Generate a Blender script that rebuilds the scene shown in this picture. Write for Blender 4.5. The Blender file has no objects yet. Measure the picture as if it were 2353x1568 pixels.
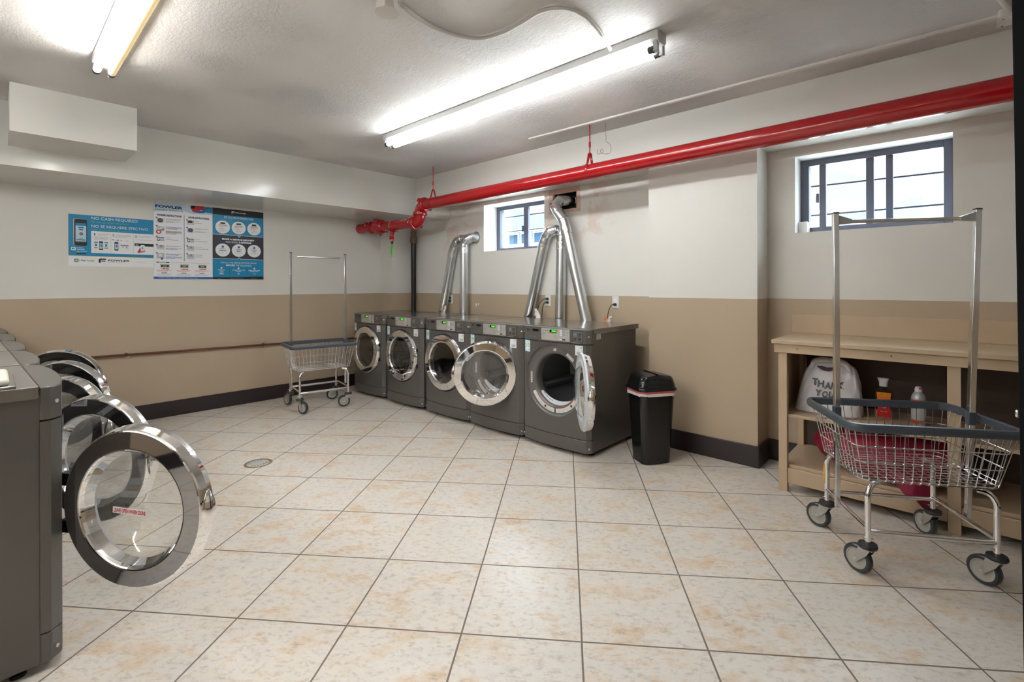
import bpy, bmesh, math, random
from mathutils import Vector, Matrix
from math import sin, cos, pi, radians

# ------------------------------------------------------------------ camera, world, exposure
SC = bpy.context.scene
COL = SC.collection
SC.view_settings.view_transform = 'Standard'
SC.view_settings.look = 'None'
SC.view_settings.gamma = 1
SC.view_settings.use_curve_mapping = False
SC.view_settings.exposure = 1.80
SC.cycles.use_denoising = True
SC.cycles.max_bounces = 10
SC.cycles.transparent_max_bounces = 24
SC.cycles.sample_clamp_indirect = 6.0

CAM_H, F_PX, YAW, ROLL = 1.335, 1102.8, -0.7391, -0.0031
cam_d = bpy.data.cameras.new('camera')
cam_d.sensor_width = 36.0
cam_d.lens = F_PX / 2353 * 36
cam_d.shift_x = -(1191 - 1176.5) / 2353
cam_d.shift_y = -(784 - 654.6) / 2353
cam_d.clip_start = 0.02
cam = bpy.data.objects.new('camera', cam_d)
COL.objects.link(cam)
fwd = Vector((sin(YAW), cos(YAW), 0)); rgt = Vector((cos(YAW), -sin(YAW), 0)); up = Vector((0, 0, 1))
r2 = rgt * cos(ROLL) + up * sin(ROLL); u2 = up * cos(ROLL) - rgt * sin(ROLL)
cam.matrix_world = Matrix(((r2.x, u2.x, -fwd.x, 0), (r2.y, u2.y, -fwd.y, 0), (r2.z, u2.z, -fwd.z, CAM_H), (0, 0, 0, 1)))
SC.camera = cam

W = bpy.data.worlds.new('sky'); SC.world = W
W.use_nodes = True
nt = W.node_tree; bg = nt.nodes['Background']
tc = nt.nodes.new('ShaderNodeTexCoord'); sx = nt.nodes.new('ShaderNodeSeparateXYZ'); cr = nt.nodes.new('ShaderNodeValToRGB')
nt.links.new(tc.outputs['Generated'], sx.inputs[0]); nt.links.new(sx.outputs['Z'], cr.inputs[0]); nt.links.new(cr.outputs[0], bg.inputs['Color'])
cr.color_ramp.elements[0].color = (0.070, 0.080, 0.086, 1); cr.color_ramp.elements[1].color = (1.7, 1.9, 2.05, 1)
cr.color_ramp.elements[0].position = 0.22; cr.color_ramp.elements[1].position = 0.5
bg.inputs['Strength'].default_value = 5.0

TUBE_COOL, TUBE_WARM, TUBE_FILL, TUBE_DIM = 8.8, 20.0, 15.5, 0.14

# ------------------------------------------------------------------ colours and materials
def lin(h):
    h = h.lstrip('#'); v = [int(h[i:i + 2], 16) / 255 for i in (0, 2, 4)]
    return tuple((c / 12.92 if c <= 0.04045 else ((c + 0.055) / 1.055) ** 2.4) for c in v)

def new_mat(name):
    m = bpy.data.materials.new(name); m.use_nodes = True
    return m, m.node_tree, m.node_tree.nodes['Principled BSDF']

def mat(name, color, rough=0.5, metal=0.0, spec=0.5, coat=0.0, noise=0.0, bump=0.0, nscale=40.0, aniso=None, emit=None, estr=0.0):
    m, t, p = new_mat(name)
    c = lin(color) if isinstance(color, str) else color
    p.inputs['Base Color'].default_value = (*c, 1)
    p.inputs['Roughness'].default_value = rough
    p.inputs['Metallic'].default_value = metal
    p.inputs['Specular IOR Level'].default_value = spec
    p.inputs['Coat Weight'].default_value = coat
    if emit is not None:
        e = lin(emit) if isinstance(emit, str) else emit
        p.inputs['Emission Color'].default_value = (*e, 1); p.inputs['Emission Strength'].default_value = estr
    g = t.nodes.new('ShaderNodeTexCoord'); n = t.nodes.new('ShaderNodeTexNoise')
    n.inputs['Scale'].default_value = nscale; n.inputs['Detail'].default_value = 4
    t.links.new(g.outputs['Object'], n.inputs['Vector'])
    if noise > 0:
        mx = t.nodes.new('ShaderNodeMix'); mx.data_type = 'RGBA'
        mx.inputs['A'].default_value = (*[x * (1 - noise) for x in c], 1); mx.inputs['B'].default_value = (*[min(1, x * (1 + noise)) for x in c], 1)
        t.links.new(n.outputs['Fac'], mx.inputs['Factor']); t.links.new(mx.outputs['Result'], p.inputs['Base Color'])
    if bump > 0:
        b = t.nodes.new('ShaderNodeBump'); b.inputs['Strength'].default_value = bump; b.inputs['Distance'].default_value = 0.004
        t.links.new(n.outputs['Fac'], b.inputs['Height']); t.links.new(b.outputs[0], p.inputs['Normal'])
    return m

def glass_mat(name, tint=(0.96, 0.97, 0.97), refl=1.45, rough=0.02, body=0.0):
    m = bpy.data.materials.new(name); m.use_nodes = True; t = m.node_tree; t.nodes.clear()
    o = t.nodes.new('ShaderNodeOutputMaterial'); tr = t.nodes.new('ShaderNodeBsdfTransparent'); gl = t.nodes.new('ShaderNodeBsdfGlossy')
    tr.inputs['Color'].default_value = (*tint, 1); gl.inputs['Roughness'].default_value = rough
    gl.inputs['Color'].default_value = (1, 1, 1, 1)
    lw = t.nodes.new('ShaderNodeLayerWeight'); lw.inputs['Blend'].default_value = 0.5
    pw = t.nodes.new('ShaderNodeMath'); pw.operation = 'POWER'; pw.inputs[1].default_value = 3.2; t.links.new(lw.outputs['Facing'], pw.inputs[0])
    fr = t.nodes.new('ShaderNodeMath'); fr.operation = 'MULTIPLY_ADD'; f0 = ((refl - 1) / (refl + 1)) ** 2
    fr.inputs[1].default_value = 0.9 * (1 - f0); fr.inputs[2].default_value = f0; t.links.new(pw.outputs[0], fr.inputs[0])
    mx = t.nodes.new('ShaderNodeMixShader')
    t.links.new(fr.outputs[0], mx.inputs[0]); t.links.new(tr.outputs[0], mx.inputs[1]); t.links.new(gl.outputs[0], mx.inputs[2])
    t.links.new(mx.outputs[0], o.inputs[0])
    return m

PAINT_Z = 1.225
def wall_mat(name, white='#dad8d2', tan='#b4a28b', patches=False, split=True, rough=0.42):
    m, t, p = new_mat(name); N = t.nodes; L = t.links
    p.inputs['Roughness'].default_value = rough; p.inputs['Specular IOR Level'].default_value = 0.4
    geo = N.new('ShaderNodeNewGeometry'); sep = N.new('ShaderNodeSeparateXYZ'); L.new(geo.outputs['Position'], sep.inputs[0])
    nz = N.new('ShaderNodeTexNoise'); nz.inputs['Scale'].default_value = 1.3; nz.inputs['Detail'].default_value = 5
    L.new(geo.outputs['Position'], nz.inputs['Vector'])
    def shade(c, k):
        mx = N.new('ShaderNodeMix'); mx.data_type = 'RGBA'; c = lin(c)
        mx.inputs['A'].default_value = (*[x * (1 - k) for x in c], 1); mx.inputs['B'].default_value = (*[x * (1 + k) for x in c], 1)
        L.new(nz.outputs['Fac'], mx.inputs['Factor']); return mx.outputs['Result']
    w = shade(white, 0.05)
    if patches:   # filler and unpainted plaster round the dryer vents
        n2 = N.new('ShaderNodeTexNoise'); n2.inputs['Scale'].default_value = 3.1; n2.inputs['Detail'].default_value = 6; n2.inputs['Roughness'].default_value = 0.62
        L.new(geo.outputs['Position'], n2.inputs['Vector'])
        rp = N.new('ShaderNodeValToRGB'); rp.color_ramp.elements[0].position = 0.52; rp.color_ramp.elements[1].position = 0.56
        L.new(n2.outputs['Fac'], rp.inputs[0])
        zz = N.new('ShaderNodeMapRange'); zz.inputs['From Min'].default_value = 1.75; zz.inputs['From Max'].default_value = 1.9; L.new(sep.outputs['Z'], zz.inputs['Value'])
        xx = N.new('ShaderNodeMapRange'); xx.inputs['From Min'].default_value = -2.35; xx.inputs['From Max'].default_value = -2.6; L.new(sep.outputs['X'], xx.inputs['Value'])
        mu = N.new('ShaderNodeMath'); mu.operation = 'MULTIPLY'; L.new(zz.outputs[0], mu.inputs[0]); L.new(xx.outputs[0], mu.inputs[1])
        m2 = N.new('ShaderNodeMath'); m2.operation = 'MULTIPLY'; L.new(mu.outputs[0], m2.inputs[0]); L.new(rp.outputs[0], m2.inputs[1])
        m3 = N.new('ShaderNodeMath'); m3.operation = 'MULTIPLY'; L.new(m2.outputs[0], m3.inputs[0]); m3.inputs[1].default_value = 0.55
        mx = N.new('ShaderNodeMix'); mx.data_type = 'RGBA'; L.new(m3.outputs[0], mx.inputs['Factor']); L.new(w, mx.inputs['A']); mx.inputs['B'].default_value = (*lin('#cdb3a6'), 1)
        w = mx.outputs['Result']
    out = w
    if split:
        gt = N.new('ShaderNodeMath'); gt.operation = 'LESS_THAN'; L.new(sep.outputs['Z'], gt.inputs[0]); gt.inputs[1].default_value = PAINT_Z
        mx = N.new('ShaderNodeMix'); mx.data_type = 'RGBA'; L.new(gt.outputs[0], mx.inputs['Factor']); L.new(w, mx.inputs['A']); L.new(shade(tan, 0.05), mx.inputs['B'])
        out = mx.outputs['Result']
    L.new(out, p.inputs['Base Color'])
    n3 = N.new('ShaderNodeTexNoise'); n3.inputs['Scale'].default_value = 60; n3.inputs['Detail'].default_value = 3; L.new(geo.outputs['Position'], n3.inputs['Vector'])
    b = N.new('ShaderNodeBump'); b.inputs['Strength'].default_value = 0.12; b.inputs['Distance'].default_value = 0.003
    L.new(n3.outputs['Fac'], b.inputs['Height']); L.new(b.outputs[0], p.inputs['Normal'])
    return m

def ceiling_mat():
    m, t, p = new_mat('ceiling_stucco'); N = t.nodes; L = t.links
    p.inputs['Roughness'].default_value = 0.6; p.inputs['Base Color'].default_value = (*lin('#dedbd9'), 1)
    geo = N.new('ShaderNodeNewGeometry')
    a = N.new('ShaderNodeTexNoise'); a.inputs['Scale'].default_value = 24; a.inputs['Detail'].default_value = 10; a.inputs['Roughness'].default_value = 0.72; a.inputs['Distortion'].default_value = 0.7
    mp = N.new('ShaderNodeMapping'); mp.inputs['Rotation'].default_value = (0, 0, 0.6); mp.inputs['Scale'].default_value = (1, 2.2, 1)
    L.new(geo.outputs['Position'], mp.inputs[0]); L.new(mp.outputs[0], a.inputs['Vector'])
    c = N.new('ShaderNodeTexNoise'); c.inputs['Scale'].default_value = 1.6; c.inputs['Detail'].default_value = 2; L.new(geo.outputs['Position'], c.inputs['Vector'])
    r = N.new('ShaderNodeMapRange'); r.inputs['From Min'].default_value = 0.40; r.inputs['From Max'].default_value = 0.62; r.inputs['To Min'].default_value = 0.10
    L.new(c.outputs['Fac'], r.inputs['Value'])
    rp = N.new('ShaderNodeValToRGB'); rp.color_ramp.elements[0].position = 0.40; rp.color_ramp.elements[1].position = 0.62; L.new(a.outputs['Fac'], rp.inputs[0])
    mu = N.new('ShaderNodeMath'); mu.operation = 'MULTIPLY'; L.new(rp.outputs[0], mu.inputs[0]); L.new(r.outputs[0], mu.inputs[1])
    b = N.new('ShaderNodeBump'); b.inputs['Strength'].default_value = 0.8; b.inputs['Distance'].default_value = 0.008
    L.new(mu.outputs[0], b.inputs['Height']); L.new(b.outputs[0], p.inputs['Normal'])
    return m

def floor_mat():
    m, t, p = new_mat('floor_tiles'); N = t.nodes; L = t.links
    TILE, TA, OX, OY = 0.4571, 0.6417, -1.0348, 1.4813
    geo = N.new('ShaderNodeNewGeometry')
    mp = N.new('ShaderNodeMapping'); mp.vector_type = 'TEXTURE'
    mp.inputs['Location'].default_value = (OX, OY, 0); mp.inputs['Rotation'].default_value = (0, 0, TA); mp.inputs['Scale'].default_value = (TILE, TILE, 1)
    L.new(geo.outputs['Position'], mp.inputs[0])
    def vm(op, a, b=None):
        n = N.new('ShaderNodeVectorMath'); n.operation = op; L.new(a, n.inputs[0])
        if b is not None:
            if isinstance(b, tuple): n.inputs[1].default_value = b
            else: L.new(b, n.inputs[1])
        return n.outputs[0]
    def ma(op, a, b=None, c=None):
        n = N.new('ShaderNodeMath'); n.operation = op
        for i, v in enumerate((a, b, c)):
            if v is None: continue
            if isinstance(v, (int, float)): n.inputs[i].default_value = v
            else: L.new(v, n.inputs[i])
        return n.outputs[0]
    # gently uneven joints
    wob = N.new('ShaderNodeTexNoise'); wob.inputs['Scale'].default_value = 2.0; L.new(mp.outputs[0], wob.inputs['Vector'])
    off = vm('MULTIPLY', vm('SUBTRACT', wob.outputs['Color'], (0.5, 0.5, 0.5)), (0.006, 0.006, 0))
    P = vm('ADD', mp.outputs[0], off)
    fr = vm('FRACTION', P); idx = vm('FLOOR', P)
    s = N.new('ShaderNodeSeparateXYZ'); L.new(fr, s.inputs[0])
    dx = ma('SUBTRACT', 0.5, ma('ABSOLUTE', ma('SUBTRACT', s.outputs['X'], 0.5)))
    dy = ma('SUBTRACT', 0.5, ma('ABSOLUTE', ma('SUBTRACT', s.outputs['Y'], 0.5)))
    d = ma('MINIMUM', dx, dy)
    g = N.new('ShaderNodeMapRange'); g.inputs['From Min'].default_value = 0.0065; g.inputs['From Max'].default_value = 0.0085; L.new(d, g.inputs['Value'])
    wn = N.new('ShaderNodeTexWhiteNoise'); wn.noise_dimensions = '3D'; L.new(idx, wn.inputs['Vector'])
    shift = vm('MULTIPLY', wn.outputs['Color'], (40, 40, 40))
    Q = vm('ADD', P, shift)
    n1 = N.new('ShaderNodeTexNoise'); n1.inputs['Scale'].default_value = 2.4; n1.inputs['Detail'].default_value = 9; n1.inputs['Roughness'].default_value = 0.68; n1.inputs['Distortion'].default_value = 0.25
    st = vm('MULTIPLY', Q, (1.0, 1.7, 1.0)); L.new(st, n1.inputs['Vector'])
    r1 = N.new('ShaderNodeValToRGB'); e = r1.color_ramp.elements
    e[0].position = 0.28; e[0].color = (*lin('#d2ccc4'), 1); e[1].position = 0.80; e[1].color = (*lin('#c7a584'), 1)
    k = e.new(0.50); k.color = (*lin('#dcd5cc'), 1); k = e.new(0.62); k.color = (*lin('#d6c3ad'), 1)
    L.new(n1.outputs['Fac'], r1.inputs[0])
    n2 = N.new('ShaderNodeTexNoise'); n2.inputs['Scale'].default_value = 14; n2.inputs['Detail'].default_value = 6; n2.inputs['Roughness'].default_value = 0.7; L.new(st, n2.inputs['Vector'])
    r2_ = N.new('ShaderNodeValToRGB'); e = r2_.color_ramp.elements
    e[0].position = 0.30; e[0].color = (*lin('#b5a79c'), 1); e[1].position = 0.50; e[1].color = (1, 1, 1, 1); L.new(n2.outputs['Fac'], r2_.inputs[0])
    mx = N.new('ShaderNodeMix'); mx.data_type = 'RGBA'; mx.blend_type = 'MULTIPLY'; mx.inputs['Factor'].default_value = 0.55
    L.new(r1.outputs[0], mx.inputs['A']); L.new(r2_.outputs[0], mx.inputs['B'])
    gm = N.new('ShaderNodeMix'); gm.data_type = 'RGBA'; L.new(g.outputs[0], gm.inputs['Factor']); gm.inputs['A'].default_value = (*lin('#766c63'), 1); L.new(mx.outputs['Result'], gm.inputs['B'])
    L.new(gm.outputs['Result'], p.inputs['Base Color'])
    ro = N.new('ShaderNodeMapRange'); ro.inputs['To Min'].default_value = 0.85; ro.inputs['To Max'].default_value = 0.30; L.new(g.outputs[0], ro.inputs['Value'])
    L.new(ro.outputs[0], p.inputs['Roughness'])
    bh = ma('ADD', g.outputs[0], ma('MULTIPLY', n2.outputs['Fac'], 0.10))
    b = N.new('ShaderNodeBump'); b.inputs['Strength'].default_value = 0.35; b.inputs['Distance'].default_value = 0.002
    L.new(bh, b.inputs['Height']); L.new(b.outputs[0], p.inputs['Normal'])
    return m

M = {}
M['wall'] = wall_mat('wall_paint'); M['wallp'] = wall_mat('wall_paint_patched', patches=True)
M['white_paint'] = wall_mat('white_paint', split=False); M['soffit'] = wall_mat('white_gloss_paint', split=False, rough=0.14)
M['reveal'] = mat('reveal_white', '#e6e6e4', 0.4)
M['ceiling'] = ceiling_mat(); M['floor'] = floor_mat()
M['base'] = mat('baseboard_brown', '#2b2324', 0.32)
M['machine'] = mat('machine_grey', '#615e5a', 0.30, metal=0.25, nscale=300, bump=0.02)
M['machine_top'] = mat('machine_top', '#8a8783', 0.17, metal=0.65)  # lid grey lightened to hold the bright reflection on top
M['machine_dark'] = mat('machine_dark', '#2e2d2c', 0.35)
M['bezel'] = mat('bezel_grey', '#6c6965', 0.32, metal=0.2)
M['chrome'] = mat('chrome', (0.86, 0.86, 0.87), 0.035, metal=1.0)
M['dark_chrome'] = mat('dark_chrome', (0.30, 0.30, 0.31), 0.04, metal=1.0)
M['chrome_soft'] = mat('chrome_soft', (0.74, 0.74, 0.75), 0.16, metal=1.0)
M['zinc'] = mat('zinc_plate', (0.55, 0.56, 0.55), 0.30, metal=1.0, noise=0.1)
M['galv'] = mat('galvanised_duct', (0.70, 0.73, 0.76), 0.27, metal=1.0, noise=0.12, nscale=9)
M['foil'] = mat('foil_tape', (0.80, 0.81, 0.82), 0.16, metal=1.0, bump=0.9, nscale=70)
M['door_plastic'] = mat('door_plastic', '#c4c8cc', 0.28)
M['door_dark'] = mat('door_dark', '#1d1d1f', 0.18)
M['drum'] = mat('drum_dark', '#7d7f82', 0.35, metal=0.3)
M['silver'] = mat('silver_plate', '#b7b4ae', 0.35, metal=0.3)
M['black'] = mat('black_plastic', '#101012', 0.22)
M['rubber'] = mat('black_rubber', '#2c2e30', 0.45)
M['green_led'] = mat('green_led', '#2cff10', 0.4, emit='#49f01c', estr=0.7)
M['white'] = mat('white_print', '#e9ebee', 0.38)
M['label'] = mat('white_label', '#dcdedf', 0.35)
M['grey_print'] = mat('grey_print', '#8b8d90', 0.5); M['light_print'] = mat('light_print', '#b9bcc0', 0.5)
M['dark_print'] = mat('dark_print', '#1c1c20', 0.4); M['navy_print'] = mat('navy_print', '#1b2f63', 0.4)
M['blue_print'] = mat('blue_print', '#0a83b4', 0.35); M['blue_mid'] = mat('blue_mid_print', '#2a5fa8', 0.4)
M['charcoal_print'] = mat('charcoal_print', '#2c2f3c', 0.35); M['head_print'] = mat('header_print', '#15161c', 0.35)
M['red_print'] = mat('red_print', '#c0202b', 0.4); M['green_print'] = mat('green_print', '#7fc241', 0.4); M['orange_print'] = mat('orange_print', '#e8792a', 0.4)
M['yellow_print'] = mat('yellow_print', '#e2b33c', 0.4); M['pale_blue'] = mat('pale_blue_print', '#bcd3e6', 0.4); M['pink_print'] = mat('pink_print', '#cf7f8a', 0.45)
M['sticker_blue'] = mat('sticker_blue', '#2b93d1', 0.35)
M['red'] = mat('red_pipe_paint', '#a50b15', 0.16, coat=0.3, spec=0.6)
M['bolt'] = mat('steel_bolt', (0.72, 0.74, 0.75), 0.28, metal=1.0)
M['lime'] = mat('lime_tag', '#4fe02e', 0.45)
M['black_pipe'] = mat('black_iron_pipe', '#17130f', 0.3, noise=0.3); M['brass'] = mat('brown_coupling', '#6d5f4d', 0.45, noise=0.2)
M['copper'] = mat('copper_pipe', '#6e4231', 0.35, metal=0.6, noise=0.25, nscale=14)
M['fixture'] = mat('fixture_white', '#b9b9b7', 0.35)
M['fixture_dirty'] = mat('fixture_worn', '#a9a9aa', 0.4, noise=0.1)
M['tube_cool'] = mat('fluorescent_tube_cool', '#ffffff', 0.3, emit=(0.95, 0.99, 1.0), estr=TUBE_COOL)
M['tube_warm'] = mat('fluorescent_tube_warm', '#ffffff', 0.3, emit=(1.0, 0.975, 0.935), estr=TUBE_WARM)
M['tube_fill'] = mat('fluorescent_tube_fill', '#ffffff', 0.3, emit=(0.96, 0.985, 1.0), estr=TUBE_FILL)
M['tube_dim'] = mat('fluorescent_tube_dim', '#e6cf9c', 0.3, emit=(1.0, 0.78, 0.42), estr=TUBE_DIM)
M['conduit'] = mat('painted_conduit', '#cdc8c2', 0.45); M['ceil_paint'] = mat('ceiling_paint_trim', '#d9d5cf', 0.5)
M['frame_dark'] = mat('window_frame_dark', '#565a6a', 0.4)  # frame grey lightened, flare from the bright panes put into it
M['pane'] = glass_mat('window_pane', (0.95, 0.97, 0.98)); M['film'] = glass_mat('plastic_film', (0.90, 0.95, 0.98), 1.2, 0.2)
M['bar'] = mat('security_bar', '#1d2230', 0.5)
M['glass'] = glass_mat('door_glass', (0.93, 0.94, 0.94), 1.75, 0.015)
M['glass_dark'] = glass_mat('door_glass_shaded', (0.42, 0.42, 0.42), 1.6, 0.02)  # closed dryers only: the dim drum behind is put into the tint
M['tan'] = mat('tan_painted_wood', '#bea78b', 0.42, noise=0.06, nscale=7, bump=0.25)
M['tan_worn'] = mat('tan_worn_edge', '#a98a6a', 0.5, noise=0.12, nscale=30, bump=0.4)
M['cavity'] = mat('dark_brown_back', '#54443b', 0.6, noise=0.15)
M['bumper'] = mat('blue_grey_bumper', '#464d56', 0.34)
M['wheel'] = mat('grey_wheel', '#a7a59b', 0.35); M['tyre'] = mat('tyre_rubber', '#33373a', 0.30)
M['bag'] = mat('white_plastic_bag', '#d9d6da', 0.40, noise=0.06, bump=0.5, nscale=22)
M['bag_opening_dark'] = mat('bag_opening_dark', '#4b2a3a', 0.6)
M['maroon'] = mat('maroon_fabric', '#8c1435', 0.62, noise=0.15, nscale=18, bump=0.5)
M['bin'] = mat('bin_black', '#131415', 0.20); M['liner'] = mat('bin_liner', '#e6dcdc', 0.4, bump=0.6, nscale=40); M['liner_red'] = mat('bin_liner_red', '#d9696c', 0.4, bump=0.6, nscale=40)
M['orange'] = mat('orange_plastic', '#e0531c', 0.3); M['amber'] = mat('amber_label', '#d98a1e', 0.4); M['peach'] = mat('peach_liquid', '#d89a72', 0.25)
M['clear'] = glass_mat('clear_plastic', (0.85, 0.86, 0.86), 1.45, 0.05); M['can'] = mat('white_can', '#c3c7cb', 0.25, metal=0.2)
M['door_slab'] = mat('dark_door_paint', '#0b0c11', 0.7, spec=0.15); M['outlet'] = mat('outlet_white', '#dadbd8', 0.35); M['plug'] = mat('plug_grey', '#3a3c40', 0.4)
M['paper'] = mat('crumpled_paper', '#e4dcd6', 0.5, bump=0.8, nscale=60)
M['void'] = mat('vent_void', '#1a1512', 0.8, noise=0.3); M['patch'] = mat('bare_plaster_patch', '#cbb0a4', 0.6, noise=0.12, nscale=14, bump=0.5); M['wire'] = mat('thin_wire', '#4c4c4c', 0.4, metal=0.6)
M['house_wall'] = mat('house_siding', '#6f7880', 0.7); M['house_trim'] = mat('house_trim', '#9aa2a8', 0.6)
M['house_roof'] = mat('house_shingles', '#3d454f', 0.8, noise=0.1); M['house_glass'] = mat('house_window', '#243a4e', 0.2)
M['ground'] = mat('yard_ground', '#c4c2ba', 0.9, noise=0.1); M['drain_rim'] = mat('drain_rim', '#8b7460', 0.5); M['drain'] = mat('drain_grate', '#c9cbc6', 0.35, metal=0.4)
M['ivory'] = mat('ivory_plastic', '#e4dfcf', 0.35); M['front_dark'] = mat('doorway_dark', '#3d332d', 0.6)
M['lamp_warm'] = mat('warm_bulb', '#ffffff', 0.3, emit=(1.0, 0.72, 0.38), estr=18)

# ------------------------------------------------------------------ mesh builder
class G:
    def __init__(s): s.v = []; s.f = []; s.m = []; s.mats = []; s.X = Matrix.Identity(4)
    def mi(s, m):
        m = M[m]
        if m not in s.mats: s.mats.append(m)
        return s.mats.index(m)
    def add(s, vs, fs, m):
        b = len(s.v); k = s.mi(m); s.v += [tuple(s.X @ Vector(p)) for p in vs]
        for f in fs: s.f.append(tuple(i + b for i in f)); s.m.append(k)
        return s
    def box(s, x0, x1, y0, y1, z0, z1, m):
        v = [(x, y, z) for x in (x0, x1) for y in (y0, y1) for z in (z0, z1)]
        return s.add(v, [(0, 1, 3, 2), (4, 6, 7, 5), (0, 4, 5, 1), (2, 3, 7, 6), (0, 2, 6, 4), (1, 5, 7, 3)], m)
    def prism(s, poly, z0, z1, m, caps=True):
        n = len(poly); v = [(p[0], p[1], z0) for p in poly] + [(p[0], p[1], z1) for p in poly]
        f = [(i, (i + 1) % n, n + (i + 1) % n, n + i) for i in range(n)]
        if caps: f += [tuple(range(n))[::-1], tuple(range(n, 2 * n))]
        return s.add(v, f, m)
    def lathe(s, prof, c, axis, m, seg=40, a0=0.0, a1=2 * pi, caps=False):
        """prof: (radius, height along axis); axis 'x','y','z' or a vector"""
        ax = {'x': Vector((1, 0, 0)), 'y': Vector((0, 1, 0)), 'z': Vector((0, 0, 1))}.get(axis, axis) if isinstance(axis, str) else Vector(axis).normalized()
        ref = Vector((0, 0, 1)) if abs(ax.z) < 0.9 else Vector((1, 0, 0))
        e1 = ref.cross(ax).normalized() if abs(ax.z) >= 0.9 else (ax.cross(ref)).normalized(); e2 = ax.cross(e1).normalized()
        if axis == 'y': e1, e2 = Vector((1, 0, 0)), Vector((0, 0, 1))
        full = abs(a1 - a0 - 2 * pi) < 1e-6; n = seg if full else seg + 1
        c = Vector(c); vs = []; fs = []
        for r, h in prof:
            for i in range(n):
                a = a0 + (a1 - a0) * i / seg
                vs.append(c + ax * h + (e1 * cos(a) + e2 * sin(a)) * r)
        for j in range(len(prof) - 1):
            for i in range(seg):
                i2 = (i + 1) % n
                fs.append((j * n + i, j * n + i2, (j + 1) * n + i2, (j + 1) * n + i))
        if caps:
            fs.append(tuple(range(n))[::-1]); fs.append(tuple(range((len(prof) - 1) * n, len(prof) * n)))
        return s.add(vs, fs, m)
    def cyl(s, p0, p1, r, m, seg=20, r1=None):
        p0 = Vector(p0); p1 = Vector(p1); return s.lathe([(r, 0), (r if r1 is None else r1, (p1 - p0).length)], p0, (p1 - p0), m, seg, caps=True)
    def tube(s, pts, r, m, seg=10, closed=False, caps=True, rad=None):
        P = [Vector(p) for p in pts]; n = len(P); vs = []; fs = []; prev = None
        for i in range(n):
            a = P[(i - 1) % n] if (closed or i > 0) else P[i]; b = P[(i + 1) % n] if (closed or i < n - 1) else P[i]
            t = (b - a).normalized()
            if prev is None:
                u = Vector((0, 0, 1)) if abs(t.z) < 0.9 else Vector((1, 0, 0)); u = (u - t * u.dot(t)).normalized()
            else:
                u = prev - t * prev.dot(t); u = u.normalized() if u.length > 1e-6 else prev
            prev = u; w = t.cross(u); rr = r if rad is None else rad[i]
            if 0 < i < n - 1 or closed:
                d0 = (P[i] - a).normalized(); d1 = (b - P[i]).normalized(); cs = max(0.5, cos(d0.angle(d1, 0) / 2)); rr = rr
            for k in range(seg):
                q = 2 * pi * k / seg; vs.append(P[i] + (u * cos(q) + w * sin(q)) * rr)
        m_ = n if closed else n - 1
        for i in range(m_):
            for k in range(seg):
                a = i * seg + k; b = i * seg + (k + 1) % seg; c = ((i + 1) % n) * seg
                fs.append((a, b, c + (k + 1) % seg, c + k))
        if caps and not closed: fs += [tuple(range(seg))[::-1], tuple(range((n - 1) * seg, n * seg))]
        return s.add(vs, fs, m)
    def sheet(s, rows, m):
        n = len(rows[0]); vs = [p for r in rows for p in r]
        fs = [(j * n + i, j * n + i + 1, (j + 1) * n + i + 1, (j + 1) * n + i) for j in range(len(rows) - 1) for i in range(n - 1)]
        return s.add(vs, fs, m)

def make_mesh(name, g, sharp=35):
    me = bpy.data.meshes.new(name); me.from_pydata(g.v, [], g.f)
    for m in g.mats: me.materials.append(m)
    me.polygons.foreach_set('material_index', g.m)
    bm = bmesh.new(); bm.from_mesh(me); bmesh.ops.recalc_face_normals(bm, faces=bm.faces) if getattr(g, 'recalc', True) else None
    bm.to_mesh(me); bm.free()
    me.polygons.foreach_set('use_smooth', [True] * len(me.polygons)); me.set_sharp_from_angle(angle=radians(sharp))
    me.update(); return me

def obj(name, g, parent=None, bevel=0.0, sharp=35, seg=2, subsurf=0):
    me = g if isinstance(g, bpy.types.Mesh) else make_mesh(name, g, sharp)
    o = bpy.data.objects.new(name, me); COL.objects.link(o)
    if parent is not None: o.parent = parent
    if bevel > 0:
        b = o.modifiers.new('bevel', 'BEVEL'); b.width = bevel; b.segments = seg; b.limit_method = 'ANGLE'; b.angle_limit = radians(40)
    if subsurf:
        b = o.modifiers.new('sub', 'SUBSURF'); b.levels = subsurf; b.render_levels = subsurf
    return o

def tag(o, label=None, cat=None, group=None, kind=None):
    if label: o['label'] = label
    if cat: o['category'] = cat
    if group: o['group'] = group
    if kind: o['kind'] = kind
    return o

def thing(name, label, cat, loc=(0, 0, 0), rz=0.0, group=None):
    o = bpy.data.objects.new(name, None); o.empty_display_size = 0.1; COL.objects.link(o)
    o.location = loc; o.rotation_euler = (0, 0, rz); return tag(o, label, cat, group)

def struct(name, g, parent=None, **k):
    o = obj(name, g, parent, **k)
    o['kind'] = 'structure'
    return o

CACHE = {}
def cached(key, fn, sharp=35):
    if key not in CACHE: CACHE[key] = make_mesh(key.split('|')[0], fn(), sharp)
    return CACHE[key]

# ------------------------------------------------------------------ lettering and flat print
TXT = {}
def glyphs(s, bold=0.0, shear=0.0, spacing=1.0):
    k = (s, bold, shear, spacing)
    if k not in TXT:
        c = bpy.data.curves.new('t', 'FONT'); c.body = s; c.size = 1.0; c.resolution_u = 3; c.offset = bold; c.shear = shear; c.space_character = spacing
        o = bpy.data.objects.new('t', c); me = o.to_mesh()
        vs = [(v.co.x, v.co.y) for v in me.vertices]; fs = [tuple(p.vertices) for p in me.polygons]
        o.to_mesh_clear(); bpy.data.objects.remove(o); bpy.data.curves.remove(c)
        TXT[k] = (vs, fs)
    return TXT[k]

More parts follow.
